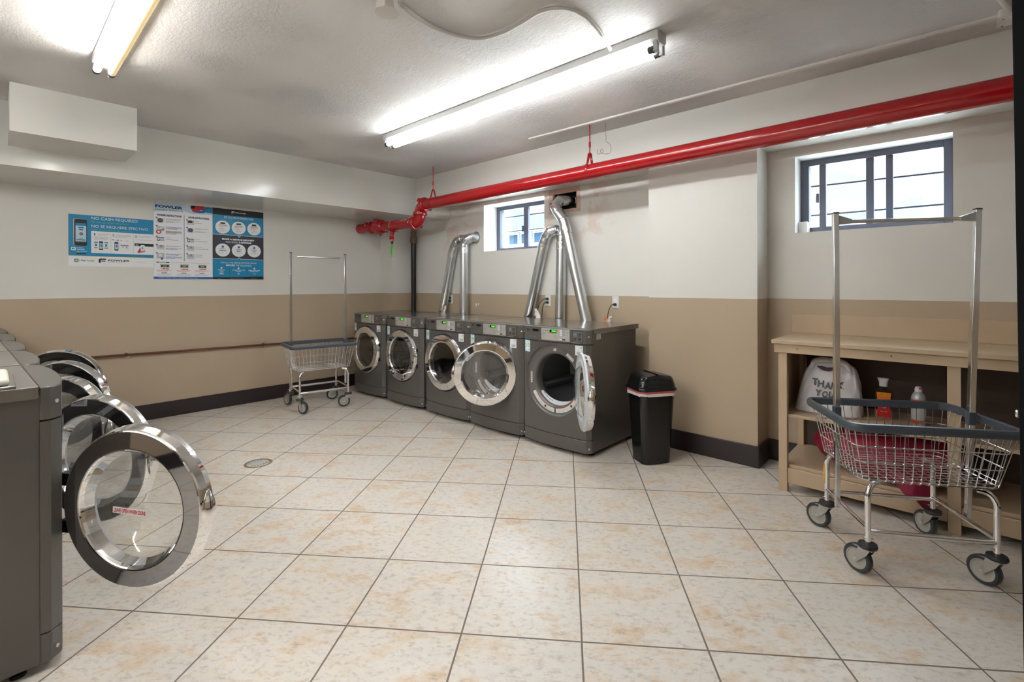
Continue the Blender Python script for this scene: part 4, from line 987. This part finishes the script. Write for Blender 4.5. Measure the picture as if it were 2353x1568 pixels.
g = gg(); g.box(-.80, X1, YB - .016, YB - .013, .172, .476, 'cavity'); obj('back_panel', g, r)

# plastic carrier bag
r = thing('carrier_bag', 'white plastic carrier bag printed thank you, standing on the shelf', 'plastic bag', (-.615, 3.70, .496))
g = G(); n = 56; rows = []
def bag_wd(t): return .180 * (1 - .10 * t - .30 * t ** 3.2) * (1 if t < .86 else (1 - ((t - .86) / .14) ** 2 * .55)), .105 * (1 - .72 * t ** 1.3)
for j in range(19):
    t = j / 18; z = .003 + .335 * t; w, d = bag_wd(t); row = []
    for i in range(n + 1):
        a = 2 * pi * i / n; k = .6
        x = w * (abs(cos(a)) ** k) * (1 if cos(a) > 0 else -1); y = d * (abs(sin(a)) ** k) * (1 if sin(a) > 0 else -1)
        q = .005 * sin(a * 5 + j * .55) * sin(t * 3.1) + .0035 * sin(a * 11 - j * .8); row.append((x * (1 + q * 4) + .012 * t - (.012 if (cos(a) < 0 and t < .35) else 0) * (1 - t / .35), y + q, z + .006 * sin(a * 3 + 1) * t))
    rows.append(row)
g.sheet(rows, 'bag'); g.add([p for p in rows[0][:-1]], [tuple(range(n))], 'bag'); g.add([p for p in rows[-1][:-1]], [tuple(range(n))], 'bag')
obj('bag_body', g, r, sharp=180)
g = G()   # two handle straps folded over on top
for s in (-1, 1):
    pts = smooth([(s * .118 + .01, -.03, .285), (s * .100 + .01, -.034, .330), (s * .05 + .01, -.03, .352), (.012, -.026, .350)], 6); rws = []
    for i, p in enumerate(pts):
        wd = .034; rws.append([(p.x - s * wd * .4, p.y - .010 + .003 * sin(i), p.z - wd * .8), (p.x, p.y - .014, p.z - .012), (p.x, p.y + .002, p.z + .006), (p.x, p.y + .03, p.z - .01 + .003 * cos(i))])
    g.sheet(rws, 'bag')
o = obj('handle_strap', g, r, sharp=180); sd = o.modifiers.new('solid', 'SOLIDIFY'); sd.thickness = .003
def on_bag(x, z, off=.005):
    w, d = bag_wd(min(1, z / .335)); u = min(.98, abs(x) / w); return (x, -d * (1 - u ** (1 / .6 * 2)) ** (.6 / 2) - off, z)
g = G(); g.add([on_bag(x, z, .012) for x, z in ((-.062, .300), (-.030, .303), (.000, .296), (.034, .300), (.046, .290), (.010, .272), (-.026, .276), (-.050, .288))], [tuple(range(8))], 'bag_opening_dark'); obj('bag_mouth_patch', g, r)  # dark patch laid on the bag front for the shaded opening
g = G()
for t, u0, v0, u1, v1, sh in (('T', -.082, .178, -.050, .222, .05), ('H', -.052, .170, -.014, .213, .05), ('A', -.012, .163, .022, .207, .1), ('N', .022, .166, .056, .208, .2), ('K', .054, .174, .090, .216, .25), ('Y', -.060, .112, -.026, .153, .15), ('O', -.024, .108, .008, .148, .15), ('U', .012, .110, .044, .150, .2)):
    g2 = G(); q = Print(g2, (0, 0, 0), (1, 0, 0), (0, 0, 1), (0, -1, 0)); q.text(t, u0, v0, u1, v1, 'dark_print', 0, bold=.035, shear=sh)
    g.add([on_bag(a, c, .011) for a, b, c in g2.v], g2.f, 'dark_print')
    for uu in ((u0, u1) if t in 'HANK' else ()): g.add([on_bag(a, c, .0112) for a, c in ((uu - .002, v0 - .001), (uu + .007 - .004, v0 - .001), (uu + .003, v0 + .003), (uu - .002, v0 + .003))], [(0, 1, 2, 3)], 'dark_print')
obj('bag_lettering', g, r)
# honey-coloured squeeze bottle
r = thing('soap_bottle', 'clear bottle with orange liquid and red label on the shelf behind the cart', 'bottle', (-.335, 3.74, .496), radians(10))
def sq(w, d, z, k=.3, n=24):
    return [(w * (abs(cos(a)) ** k) * (1 if cos(a) >= 0 else -1), d * (abs(sin(a)) ** k) * (1 if sin(a) >= 0 else -1), z) for a in [2 * pi * i / n for i in range(n + 1)]]
g = G(); g.sheet([sq(.043, .022, .002), sq(.046, .024, .02), sq(.046, .024, .06), sq(.040, .021, .10), sq(.047, .023, .17), sq(.047, .022, .178), sq(.022, .014, .192), sq(.016, .014, .203, .8)], 'clear'); obj('bottle_body', g, r, sharp=60)
g = G(); g.sheet([sq(.002, .002, .004), sq(.041, .020, .004), sq(.044, .022, .02), sq(.044, .022, .05), sq(.001, .001, .052)], 'peach'); obj('liquid', g, r, sharp=60)
g = G(); p = Print(g, (0, -.0255, 0), (1, 0, 0), (0, 0, 1), (0, -1, 0)); p.poly([(-.034, .012), (.036, .012), (.030, .095), (-.030, .095)], 'red_print', 1); p.poly([(-.030, .095), (.030, .095), (.036, .165), (-.036, .165)], 'orange_print', 1)
p.poly([(-.036, .165), (.036, .165), (.0, .130)], 'amber', 2); p.disc(0, .078, .010, 'white', 3); p.disc(.002, .078, .006, 'red_print', 4); p.rect(-.018, .045, .018, .050, 'orange_print', 3); obj('bottle_label', g, r)
g = G(); g.sheet([sq(.021, .019, .200, .8), sq(.021, .019, .222, .8), sq(.030, .024, .250, .7), sq(.029, .022, .252, .7), sq(.002, .002, .252, .7)], 'label'); obj('cap', g, r, sharp=50)
# aerosol can
r = thing('spray_can', 'white and orange aerosol can standing on the shelf', 'spray can', (-.165, 3.70, .496))
g = G(); g.lathe([(0, 0), (.034, 0), (.0355, .004), (.0355, .150), (.033, .170), (.024, .190), (.018, .196), (.017, .198)], (0, 0, 0), 'z', 'can', 40); obj('can_body', g, r)
for z0, z1, m in ((.118, .135, 'orange_print'), (.142, .158, 'orange_print')):
    pass
g = G(); g.lathe([(.0359, .140), (.0359, .153)], (0, 0, 0), 'z', 'orange', 40); g.lathe([(.0359, .118), (.0359, .130)], (0, 0, 0), 'z', 'orange', 40); g.lathe([(.0359, .010), (.0359, .034)], (0, 0, 0), 'z', 'orange', 40); obj('colour_bands', g, r)
g = G(); p = Print(g, (.008, -.0362, 0), (1, .1, 0), (0, 0, 1), (0, -1, 0)); p.rect(-.004, .012, .022, .030, 'label', 1)
for k in range(8): p.rect(-.002 + k * .0028, .013, -.0005 + k * .0028, .029, 'dark_print', 2)
obj('barcode', g, r)
g = G(); g.lathe([(.018, .196), (.018, .212), (.014, .226), (0, .230)], (0, 0, 0), 'z', 'label', 24); obj('cap', g, r)
g = G(); g.box(.002, .016, -.017, -.006, .213, .222, 'red_print'); obj('nozzle', g, r, bevel=.002)
# maroon bag of laundry on the lowest shelf
r = thing('laundry_bag', 'large maroon cloth laundry bag slumped on the lowest shelf behind the cart', 'cloth bag', (-.33, 3.62, .172))
g = G(); rows = []
for j in range(17):
    v = pi * j / 16 - pi / 2; row = []
    for i in range(41):
        a = 2 * pi * i / 40; x = .36 * cos(v) ** .75 * cos(a); y = .185 * cos(v) ** .75 * sin(a); z = .135 + .135 * sin(v)
        q = 1 + .04 * sin(3 * a + 2 * v) + .03 * sin(7 * a - 3 * v); z2 = z + .03 * sin(a * 2 + 1) * cos(v) + (.02 * x if z > .1 else 0)
        row.append((x * q, max(-.205, y * q), max(.0, z2)))
    rows.append(row)
g.sheet(rows, 'maroon'); obj('bag_body', g, r, sharp=180)
g = G(); rows = []
for j in range(9):
    t = j / 8; rows.append([(.05 + .20 * u, -.19 - .05 * sin(pi * u) - .035 * t, .09 - .15 * t * (u ** .8) + .012 * sin(u * 14) * t + .02 * (1 - t)) for u in [i / 20 for i in range(21)]])
g.sheet(rows, 'maroon'); o = obj('bag_flap', g, r, sharp=180); sd = o.modifiers.new('solid', 'SOLIDIFY'); sd.thickness = .012

# ------------------------------------------------------------------ bin
r = thing('trash_can', 'black swing-lid trash can beside dryer 10 and the pier', 'trash can', (-1.715, 3.375, 0), radians(58))
def rrect(hx, hy, rad_, z, n=8): return [(x, y, z) for x, y, z in rr(hx, hy, rad_, z, n)]
g = G(); L_ = [rrect(.118 + .028 * t, .100 + .022 * t, .05, .003 + .548 * t) for t in [i / 6 for i in range(7)]]
g.sheet([l + [l[0]] for l in L_], 'bin'); g.add(L_[0], [tuple(range(len(L_[0])))], 'bin'); obj('bin_body', g, r, sharp=60)
g = G(); rnd = random.Random(2); a_ = []; 
for t, (z, e) in enumerate(((.552, .004), (.530, .007), (.508, .006))):
    l = rrect(.146 + e, .122 + e, .055, z); a_.append([(x + rnd.uniform(-.001, .001), y + rnd.uniform(-.001, .001), z + (rnd.uniform(-.004, .006) if t == 2 else 0) + (.006 * sin(i * .35) if t == 2 else 0)) for i, (x, y, z) in enumerate(l)])
rows = [q + [q[0]] for q in a_]; g.sheet(rows[:2], 'liner_red'); g.sheet(rows[1:], 'liner'); obj('bin_liner', g, r, sharp=180)
g = G(); L_ = [(.150, .126, .548), (.160, .136, .548), (.160, .136, .560), (.153, .129, .566), (.148, .124, .60), (.140, .116, .632), (.126, .104, .645)]
L_ = [rrect(a, b, .055, z) for a, b, z in L_]
for k in (4, 5, 6): L_[k] = [(x, y, z + (.022 * (1 - (x / .14) ** 2) if k > 4 else .008 * (1 - (x / .14) ** 2)) - .006) for x, y, z in L_[k]]
g.sheet([l + [l[0]] for l in L_], 'bin'); obj('lid', g, r, sharp=50)
g = G(); rows = []
for i in range(13):
    x = -.126 + .252 * i / 12; z = .645 + .022 * (1 - (x / .14) ** 2) - .007 - .010 * cos(pi * x / .126 / 2) ** 2 * 0; rows.append([(x, -.102 + .204 * k / 6, z + .004 * cos(pi * (k / 6 - .5))) for k in range(7)])
g.sheet(rows, 'bin'); g.box(-.004, .004, -.10, .10, .655, .669, 'black'); obj('swing_flap', g, r, sharp=50)

# ------------------------------------------------------------------ posters
def poster_base(name, label, y0, z0, w, h, x=XL + .003):
    r = thing(name, label, 'poster', (x, y0, z0), 0, 'instruction posters on the left wall'); g = G(); g.box(-.0025, .0, 0, w / 100, 0, h / 100, 'white'); return r, g, Print(g, (0.0003, 0, 0), (0, 1, 0), (0, 0, 1), (1, 0, 0), .01)
r, g, p = poster_base('payment_poster', 'blue landscape poster reading no cash required, leftmost on the wall', .468, 1.519, 62.4, 47.3)
p.rect(0, 9.6, 62.4, 47.3, 'blue_print', 1); p.rect(0, 9.2, 62.4, 9.6, 'yellow_print', 2)
p.text('NO CASH REQUIRED', 15.8, 43.1, 49.8, 46.2, 'white'); p.text('NO SE REQUIERE EFECTIVO', 15.7, 35.8, 58.0, 38.7, 'white')
p.text('Pay with your phone. Here\'s how:', 15.8, 40.2, 42.6, 42.0, 'green_print', 2, shear=.2); p.text('Pague con su telefono, siga estos pasos', 15.8, 33.6, 46.1, 35.0, 'green_print', 2, shear=.2)
p.rrect(3.3, 18.7, 12.0, 43.3, 1.2, 'silver', 2); p.rrect(3.9, 18.7, 12.6, 43.0, 1.2, 'head_print', 3); p.rect(4.8, 22.6, 12.1, 39.4, 'pale_blue', 4); p.rect(4.8, 37.0, 12.1, 39.4, 'blue_print', 5); p.rect(6.6, 34.6, 10.4, 36.0, 'blue_print', 5); p.rect(7.2, 33.0, 10.0, 33.8, 'dark_print', 5)
p.disc(8.6, 29.6, 1.25, 'head_print', 5); p.disc(8.6, 29.6, .6, 'silver', 6); p.disc(8.6, 25.2, 1.2, 'green_print', 5, ry=.4); p.rect(5.4, 23.6, 11.5, 24.6, 'blue_print', 5); p.rect(4.8, 22.0, 12.1, 23.0, 'grey_print', 6)
p.rrect(1.8, 14.3, 4.9, 17.2, .4, 'white', 3); p.disc(3.0, 15.8, .8, 'blue_mid', 4); p.disc(3.8, 15.8, .7, 'green_print', 5); p.rect(5.5, 16.5, 10.0, 16.9, 'pale_blue', 3); p.text('PayRange', 5.5, 14.7, 11.0, 15.9, 'white', 3, bold=.03); p.rect(5.5, 13.4, 12.6, 13.8, 'pale_blue', 3); p.rect(5.5, 12.7, 8.0, 13.0, 'pale_blue', 3)
p.rect(5.4, 10.9, 8.6, 11.8, 'head_print', 3); p.rect(8.9, 10.9, 12.1, 11.8, 'head_print', 3)
p.rect(15.5, 12.4, 62.4, 32.9, 'white', 2)
for u in (29.6, 46.4): p.rect(u - .1, 13, u + .1, 31.5, 'light_print', 3)
for t, u in (('1', 17.5), ('2', 30.6), ('3', 47.5)): p.text(t, u, 28.9, u + (1.0 if t == '1' else 1.6), 31.1, 'blue_print', 3, bold=.02)
p.lines(20, 29, 28.8, 31, 2, 'light_print', 3); p.lines(17.4, 24.6, 28, 28, 3, 'light_print', 3); p.lines(33, 28, 45, 31, 3, 'light_print', 3); p.lines(49.8, 29, 61, 31, 2, 'light_print', 3); p.rect(47.5, 26.7, 61, 27.0, 'light_print', 3)
for u, c in ((17.6, 0), (24.9, 0)): p.rect(u, 17, u + 2.5, 22.9, 'label', 3); p.rect(u, 22.1, u + 2.6, 23.0, 'blue_print', 4); p.rect(u + .5, 19.0, u + 2.0, 21, 'blue_print', 4); p.rect(u, 17, u + 2.5, 17.8, 'grey_print', 4)
for u in (21.1, 32.2): p.rrect(u, 15.5, u + 2.9, 23.6, .5, 'head_print', 4); p.rect(u + .3, 16.6, u + 2.6, 22.5, 'pale_blue', 5); p.rect(u + .3, 21.6, u + 2.6, 22.5, 'blue_print', 6); p.rect(u + .8, 18.6, u + 2.1, 20.6, 'blue_print', 6)
p.disc(31.2, 25.6, .5, 'red_print', 3); p.disc(34.8, 25.4, .55, 'blue_mid', 3); p.disc(37.2, 25.3, .45, 'pink_print', 3); p.disc(41.5, 25.2, .4, 'red_print', 3); p.rect(32.6, 25.2, 33.8, 25.7, 'light_print', 3)
p.rrect(36.0, 17, 43.1, 21.4, .3, 'light_print', 3); p.rect(36.2, 17.2, 42.9, 21.2, 'white', 4); p.rect(36.8, 19.9, 42.6, 21.1, 'grey_print', 5); p.disc(38.3, 18.5, .7, 'green_print', 5, ry=.4); p.disc(41.3, 18.5, .7, 'blue_mid', 5, ry=.4)
p.rect(47.3, 20.7, 62.4, 23.3, 'head_print', 3); p.rect(48.2, 21.4, 50.3, 22.1, 'white', 4); p.poly([(49.4, 14.3), (51.6, 14.0), (55.8, 15.0), (55.2, 19), (52.4, 20.2)], 'pink_print', 4); p.poly([(49.4, 14.3), (51.6, 14.0), (52.3, 18), (51.8, 19.6)], 'red_print', 5); p.rrect(52.1, 16.4, 55.2, 22.0, .4, 'white', 6); p.rect(52.7, 17.6, 54.4, 20.2, 'pale_blue', 7); p.rect(53.0, 18.3, 54.0, 19.6, 'blue_print', 8)
p.rrect(4.0, 3.6, 6.8, 6.6, .8, 'blue_mid', 3); p.rrect(4.7, 4.2, 6.8, 6.0, .5, 'white', 4); p.disc(6.4, 5.1, 1.15, 'green_print', 5, ry=.9); p.text('Pay', 8.3, 4.1, 12.0, 6.0, 'blue_mid', 3, bold=.03, shear=.2); p.text('Range', 12.2, 4.1, 17.7, 6.0, 'green_print', 3, bold=.03, shear=.2)
def fmark(p, u, v, w, h, m, d=3): p.poly([(u, v), (u + .27 * w, v), (u + .27 * w, v + .62 * h), (u + .34 * w, v + .72 * h), (u + w, v + .72 * h), (u + w, v + h), (u + .2 * w, v + h), (u, v + .82 * h)], m, d); p.rect(u + .36 * w, v + .33 * h, u + .92 * w, v + .52 * h, m, d)
fmark(p, 20.8, 3.4, 5.2, 4.0, 'head_print')
p.lines(24, 2.2, 28, 2.8, 1, 'light_print', 2); p.text('FOWLER', 27.6, 5.0, 43.6, 6.8, 'head_print', 3, bold=.03); p.lines(27.8, 3.6, 43.4, 4.4, 1, 'light_print', 3); p.lines(49, 4.6, 58.5, 5.3, 1, 'light_print', 3)
obj('poster_sheet', g, r)
r, g, p = poster_base('washer_poster', 'white portrait poster of washer and dryer instructions, middle of the three', 1.0925, 1.405, 51.5, 77.5, XL + .006)
p.rect(0, 66.5, 51.5, 77.5, 'pale_blue', 1)
p.poly([(0, 66.5), (51.5, 66.5), (51.5, 69.5), (34, 68.5), (22, 71), (0, 67.8)], 'white', 2)
p.poly([(31.6, 77.2), (44, 77.5), (44.5, 74.0), (38.5, 72.8), (36.0, 70.2), (33.8, 70.6), (31.4, 74.5)], 'red_print', 3); p.disc(33.7, 75.6, 1.9, 'head_print', 4, ry=1.5); p.poly([(36, 70.4), (38.5, 73.4), (41, 72.6), (44.6, 74.8), (44.6, 70.8), (40, 70.0)], 'blue_mid', 4); p.poly([(44.4, 77.2), (51.5, 77.2), (51.5, 70.8), (44.4, 71.4)], 'blue_print', 5)
p.text('FOWLER', 1.3, 72.0, 24.6, 74.9, 'navy_print', 3, bold=.05); p.text('Laundry Solutions', 1.3, 68.8, 24.6, 71.4, 'dark_print', 3)
p.text('WASHER INSTRUCTIONS', 2.6, 63.6, 23.5, 65.6, 'navy_print', 3, bold=.05); p.text('DRYER INSTRUCTIONS', 29.4, 63.6, 48.3, 65.6, 'navy_print', 3, bold=.05)
p.rect(25.55, 18.6, 25.95, 66.2, 'blue_mid', 3)
def pic(u, v0, v1, kind):
    p.rect(u, v0, u + 6.4, v1, 'light_print', 3); vm_ = (v0 + v1) / 2
    if kind == 'm': p.disc(u + 3.1, vm_, 2.1, 'charcoal_print', 4); p.disc(u + 3.1, vm_, 1.4, 'blue_mid', 5); p.disc(u + 3.1, vm_ + .4, .7, 'red_print', 6); p.rect(u + 5.6, v0 + .3, u + 6.0, v1 - .3, 'white', 4)
    elif kind == 'h': p.disc(u + 2.9, vm_ + .8, 2.1, 'head_print', 4, ry=1.6); p.rect(u + 1.8, v0 + .3, u + 4.0, v0 + 1.8, 'white', 5); p.disc(u + 2.8, v0 + .9, .6, 'pink_print', 6, ry=.4); p.poly([(u + 4.6, v1 - .4), (u + 6.2, v1 - 1.2), (u + 6.2, v1 - .2)], 'grey_print', 4)
    elif kind == 'p': p.rrect(u + .6, v0 + .2, u + 2.4, v1 - .3, .4, 'head_print', 4); p.rect(u + .9, v0 + 1, u + 2.1, v1 - 1.0, 'white', 5); p.rect(u + 3.1, v1 - .9, u + 5.8, v1 - .3, 'charcoal_print', 4); p.rect(u + 3.8, v0 + 1, u + 5.0, v0 + 2.6, 'pale_blue', 4)
    elif kind == 'd': p.poly([(u + .3, v0 + 1.4), (u + 4.5, v1 - .3), (u + 6.2, v1 - .4), (u + 3.2, v0 + 1.0)], 'label', 4); p.poly([(u + .6, v0 + .5), (u + 6.2, v0 + 2.2), (u + 6.2, v0), (u + 2, v0)], 'grey_print', 4)
    elif kind == 'b': p.rect(u + .3, v0 + .4, u + 6.0, v0 + 1.6, 'pale_blue', 4); p.disc(u + 3.4, vm_ + .2, .6, 'pink_print', 5); p.rect(u + 2.8, v1 - 1.2, u + 4.4, v1 - .6, 'dark_print', 5); p.rect(u + .3, v1 - .5, u + 6, v1 - .2, 'grey_print', 4)
    elif kind == 'j': p.disc(u + 3.0, vm_ + .6, 1.9, 'grey_print', 4); p.disc(u + 3.0, vm_ + .6, 1.7, 'label', 5); p.rect(u + 3.4, v0 - 1.0, u + 5.4, v0 + 1.0, 'blue_mid', 5)
    p.disc(u + .1, v1 + .3, .75, 'navy_print', 6); p.rect(u - .1, v1, u + .25, v1 + .6, 'white', 7)
for v0, v1, k in ((56.9, 61.5, 'm'), (48.8, 53.3, 'd'), (38.4, 42.5, 'p'), (29.8, 34.2, 'b'), (20.6, 26.0, 'j')): pic(2.4, v0, v1, k)
for v0, v1, k in ((56.9, 61.5, 'h'), (48.8, 53.6, 'm'), (38.4, 42.5, 'p'), (29.8, 34.4, 'b'), (21.0, 26.0, 'b')): pic(28.2, v0, v1, k)
p.disc(4.1, 47.5, 2.2, 'red_print', 6, ry=2.0); p.poly([(2.6, 47.6), (4.2, 48.9), (5.6, 47.3), (4.0, 46.1)], 'white', 7)
for u0, u1, v0, v1, n, m in ((10, 23.3, 60.0, 61.6, 2, 'grey_print'), (10, 23, 57.4, 59.0, 2, 'grey_print'), (10, 23.8, 50.6, 53.4, 3, 'blue_mid'), (15, 23.8, 52.0, 52.5, 1, 'red_print'), (10, 23.8, 45.4, 49.4, 4, 'grey_print'), (10, 23.0, 47.2, 48.6, 2, 'red_print'), (10, 17, 41.5, 42.3, 1, 'grey_print'), (10, 22, 39.5, 40.3, 1, 'blue_mid'),
                             (10, 22.5, 32.6, 34.0, 2, 'grey_print'), (10, 23.5, 29.8, 31.6, 2, 'blue_mid'), (10, 23.5, 24.0, 25.8, 2, 'blue_mid'), (10, 23.8, 20.4, 23.0, 3, 'blue_mid'),
                             (35.4, 43, 60.6, 61.2, 1, 'grey_print'), (35.4, 45.5, 58.6, 59.4, 1, 'grey_print'), (35.4, 48, 52.2, 53.6, 2, 'grey_print'), (35.4, 48, 49.2, 50.8, 2, 'grey_print'), (35.4, 41.5, 41.6, 42.3, 1, 'grey_print'), (35.4, 49.6, 39.4, 40.2, 1, 'blue_mid'), (35.4, 44, 33.4, 34.0, 1, 'grey_print'), (35.4, 49.6, 31.4, 32.2, 1, 'blue_mid'), (35.4, 44, 25.0, 25.8, 1, 'blue_mid'), (35.4, 46, 23.0, 23.8, 1, 'blue_mid')):
    p.lines(u0, v0, u1, v1, n, m, 3)
p.rect(2.2, 16.3, 12.8, 17.3, 'head_print', 3); p.rect(12.8, 16.7, 49.6, 16.9, 'grey_print', 3); p.rect(4, 16.6, 10, 17.0, 'white', 4)
for u, w in ((5.2, 8.0), (21.9, 7.8), (38.1, 7.9)):
    p.rect(u, 11.3, u + w, 15.4, 'light_print', 3); p.rect(u + .8, 12.2, u + w - .8, 14.2, 'head_print', 4); p.rect(u + 2.2, 12.7, u + 5.8, 13.7, 'green_print', 5); p.rect(u + .6, 10.0, u + 2.0, 10.5, 'pink_print', 3); p.rect(u + 2.2, 9.8, u + 4.4, 10.7, 'red_print', 3); p.rect(u + 4.8, 9.8, u + 7.2, 10.7, 'red_print', 3)
    p.lines(u - 2.6, 7.4, u + 9.6, 9.2, 2, 'pink_print', 3); p.rect(u + 1.2, 5.8, u + 5.8, 6.5, 'blue_mid', 3); p.lines(u - 2.8, 3.2, u + 9.8, 5.4, 3, 'light_print', 3)
p.rect(0, 0, 51.5, 2.3, 'blue_mid', 2); p.lines(4, .7, 47.5, 1.5, 1, 'pale_blue', 3)
obj('poster_sheet', g, r)
r, g, p = poster_base('service_poster', 'dark blue portrait poster about error codes and service requests, rightmost', 1.6085, 1.405, 51.5, 77.5, XL + .006)
p.rect(0, 0, 51.5, 77.5, 'blue_print', 1); p.rect(0, 70.6, 51.5, 77.5, 'head_print', 2); p.rect(0, 0, 51.5, 2.2, 'head_print', 2); p.poly([(12, 2.2), (51.5, 2.2), (51.5, 3.4), (40, 3.3), (26, 2.4)], 'head_print', 2)
p.rect(0, 22.4, 51.5, 49.1, 'white', 2); p.poly([(0, 22.8), (51.5, 22.8), (51.5, 48.7), (0, 48.7)], 'charcoal_print', 3); p.poly([(24, 48.6), (27.8, 48.6), (25.9, 46.8)], 'white', 4); p.poly([(24.4, 48.75), (27.4, 48.75), (25.9, 47.3)], 'blue_print', 5); p.poly([(24, 22.8), (27.8, 22.8), (25.9, 24.6)], 'white', 4); p.poly([(24.4, 22.3), (27.4, 22.3), (25.9, 24.1)], 'blue_print', 5)
fmark(p, 18.4, 72.9, 3.2, 2.8, 'white'); p.text('FOWLER', 22.4, 73.6, 33.2, 74.9, 'white', 3, bold=.04)
p.text('DO YOU SEE AN ERROR CODE?', 11.2, 67.3, 40.9, 69.5, 'white', 3)
for u, v in ((9.7, 57.2), (25.6, 57.4), (41.5, 57.5)):
    p.disc(u, v, 7.1, 'white', 3, 40); p.rect(u - 2.3, v + 3.4, u + 2.3, v + 5.2, 'head_print', 4); p.text('ERROR CODE', u - 3.6, v + 1.6, u + 3.6, v + 2.6, 'dark_print', 4, bold=.03); p.lines(u - 4, v - .4, u + 4, v + 1.0, 2, 'grey_print', 4); p.lines(u - 3.6, v - 2.6, u + 3.6, v - 1.4, 1, 'pink_print', 4); p.lines(u - 3, v - 5, u + 3, v - 3.2, 2, 'light_print', 4)
p.text('MAKE A SERVICE REQUEST', 9.0, 43.0, 41.6, 45.1, 'white', 4, bold=.05); p.text('YOU HAVE', 12.3, 40.1, 24.5, 42.2, 'white', 4); p.text('3 OPTIONS', 25.6, 40.1, 38.5, 42.2, 'white', 4, bold=.05)
for u, v, a, b in ((9.7, 32.0, 'OPTION 1:', 'DOWNLOAD'), (25.6, 32.2, 'OPTION 2:', 'EMAIL'), (41.5, 32.3, 'OPTION 3:', 'CALL')):
    p.disc(u, v, 7.1, 'white', 4, 40); p.disc(u, v + 3.7, 1.25, 'blue_mid', 5); w2 = len(b) * .42; p.text(a, u - 3.1, v + .6, u + 3.1, v + 1.7, 'dark_print', 5, bold=.03); p.text(b, u - w2, v - 1.3, u + w2, v - .1, 'dark_print', 5, bold=.05); p.lines(u - 3.8, v - 3.4, u + 3.8, v - 2.4, 1, 'light_print', 5)
p.text('FOR ALL THE ABOVE OPTIONS, PLEASE', 7.7, 17.3, 43.9, 19.2, 'white', 3); p.text('INCLUDE', 12.9, 14.5, 21.6, 16.4, 'white', 3, bold=.05); p.text('THE FOLLOWING:', 22.5, 14.5, 38.8, 16.4, 'white', 3)
for u in (16.4, 34.0): p.rect(u - .1, 4.5, u + .1, 12.8, 'navy_print', 3)
for u, t1, t2 in ((8.4, 'MACHINE ID', 'NUMBER'), (25.2, 'THE ISSUE WITH THE', 'MACHINE'), (41.6, 'ERROR CODE IF ONE', 'IS DISPLAYED')):
    p.disc(u, 12.4, .95, 'white', 3); w1, w2 = len(t1) * .36, len(t2) * .36; p.text(t1, u - w1, 9.8, u + w1, 10.7, 'white', 3, bold=.04); p.text(t2, u - w2, 8.4, u + w2, 9.3, 'white', 3, bold=.04)
for k in range(4): p.rect(6.6 + k, 5.4, 7.2 + k, 7.4, 'white', 3)
p.disc(25.2, 6.4, 1.0, 'white', 3); p.disc(25.2, 6.4, .6, 'blue_print', 4); p.text('CODE', 39.9, 5.8, 43.3, 7.2, 'pale_blue', 3)
p.lines(5, .7, 11, 1.3, 1, 'grey_print', 4); p.lines(17, .8, 34.5, 1.4, 1, 'grey_print', 4); p.lines(38, 1.0, 47.5, 1.6, 1, 'grey_print', 4)
obj('poster_sheet', g, r)

# ------------------------------------------------------------------ floor drain, open door at the right
r = thing('floor_drain', 'round pale floor drain set in the tiles', 'floor drain', (-3.873, 1.345, .0))
g = G(); g.lathe([(.096, 0.0005), (.094, .003), (.082, .003), (.079, .0008), (0, .0008)], (0, 0, 0), 'z', 'drain_rim', 40); obj('drain_ring', g, r)
g = G(); g.lathe([(.076, .001), (.074, .0035), (.050, .004), (0, .0045)], (.004, -.004, 0), 'z', 'drain', 36); 
for k in range(18):
    if k in (4, 5, 6, 13, 14): continue
    a = 2 * pi * k / 18; g.lathe([(.0045, .0046), (0, .0047)], (.004 + .058 * cos(a), -.004 + .058 * sin(a), 0), 'z', 'black', 8)
obj('drain_grate', g, r)
r = thing('open_door', 'dark open door edge with a metal latch plate at the far right', 'door', (.131, 1.80, .01), radians(-16)); r.rotation_euler = (0, radians(-.60), radians(-16))
g = G(); g.box(0, .80, 0, .044, 0, 2.20, 'door_slab'); obj('door_panel', g, r, bevel=.002)
g = G(); g.box(-.002, .0, .012, .032, .93, 1.03, 'door_slab'); obj('latch_plate', g, r)
g = G(); g.box(-.012, -.002, .016, .028, .970, .990, 'bolt'); obj('latch_bolt', g, r, bevel=.004)
# hallway lamp, seen only in reflections
r = thing('hall_lamp', 'small warm hallway lamp beyond the doorway', 'lamp', (-.45, YF - .9, 2.05))
g = G(); g.lathe([(.10, 0), (.10, -.02), (.06, -.03)], (0, 0, 0), 'z', 'fixture', 24); obj('lamp_base', g, r)
g = G(); g.lathe([(.055, -.03), (.07, -.07), (.05, -.11), (0, -.125)], (0, 0, 0), 'z', 'lamp_warm', 20); obj('lamp_globe', g, r)
# third ceiling fixture is an added fill light, out of view behind the camera
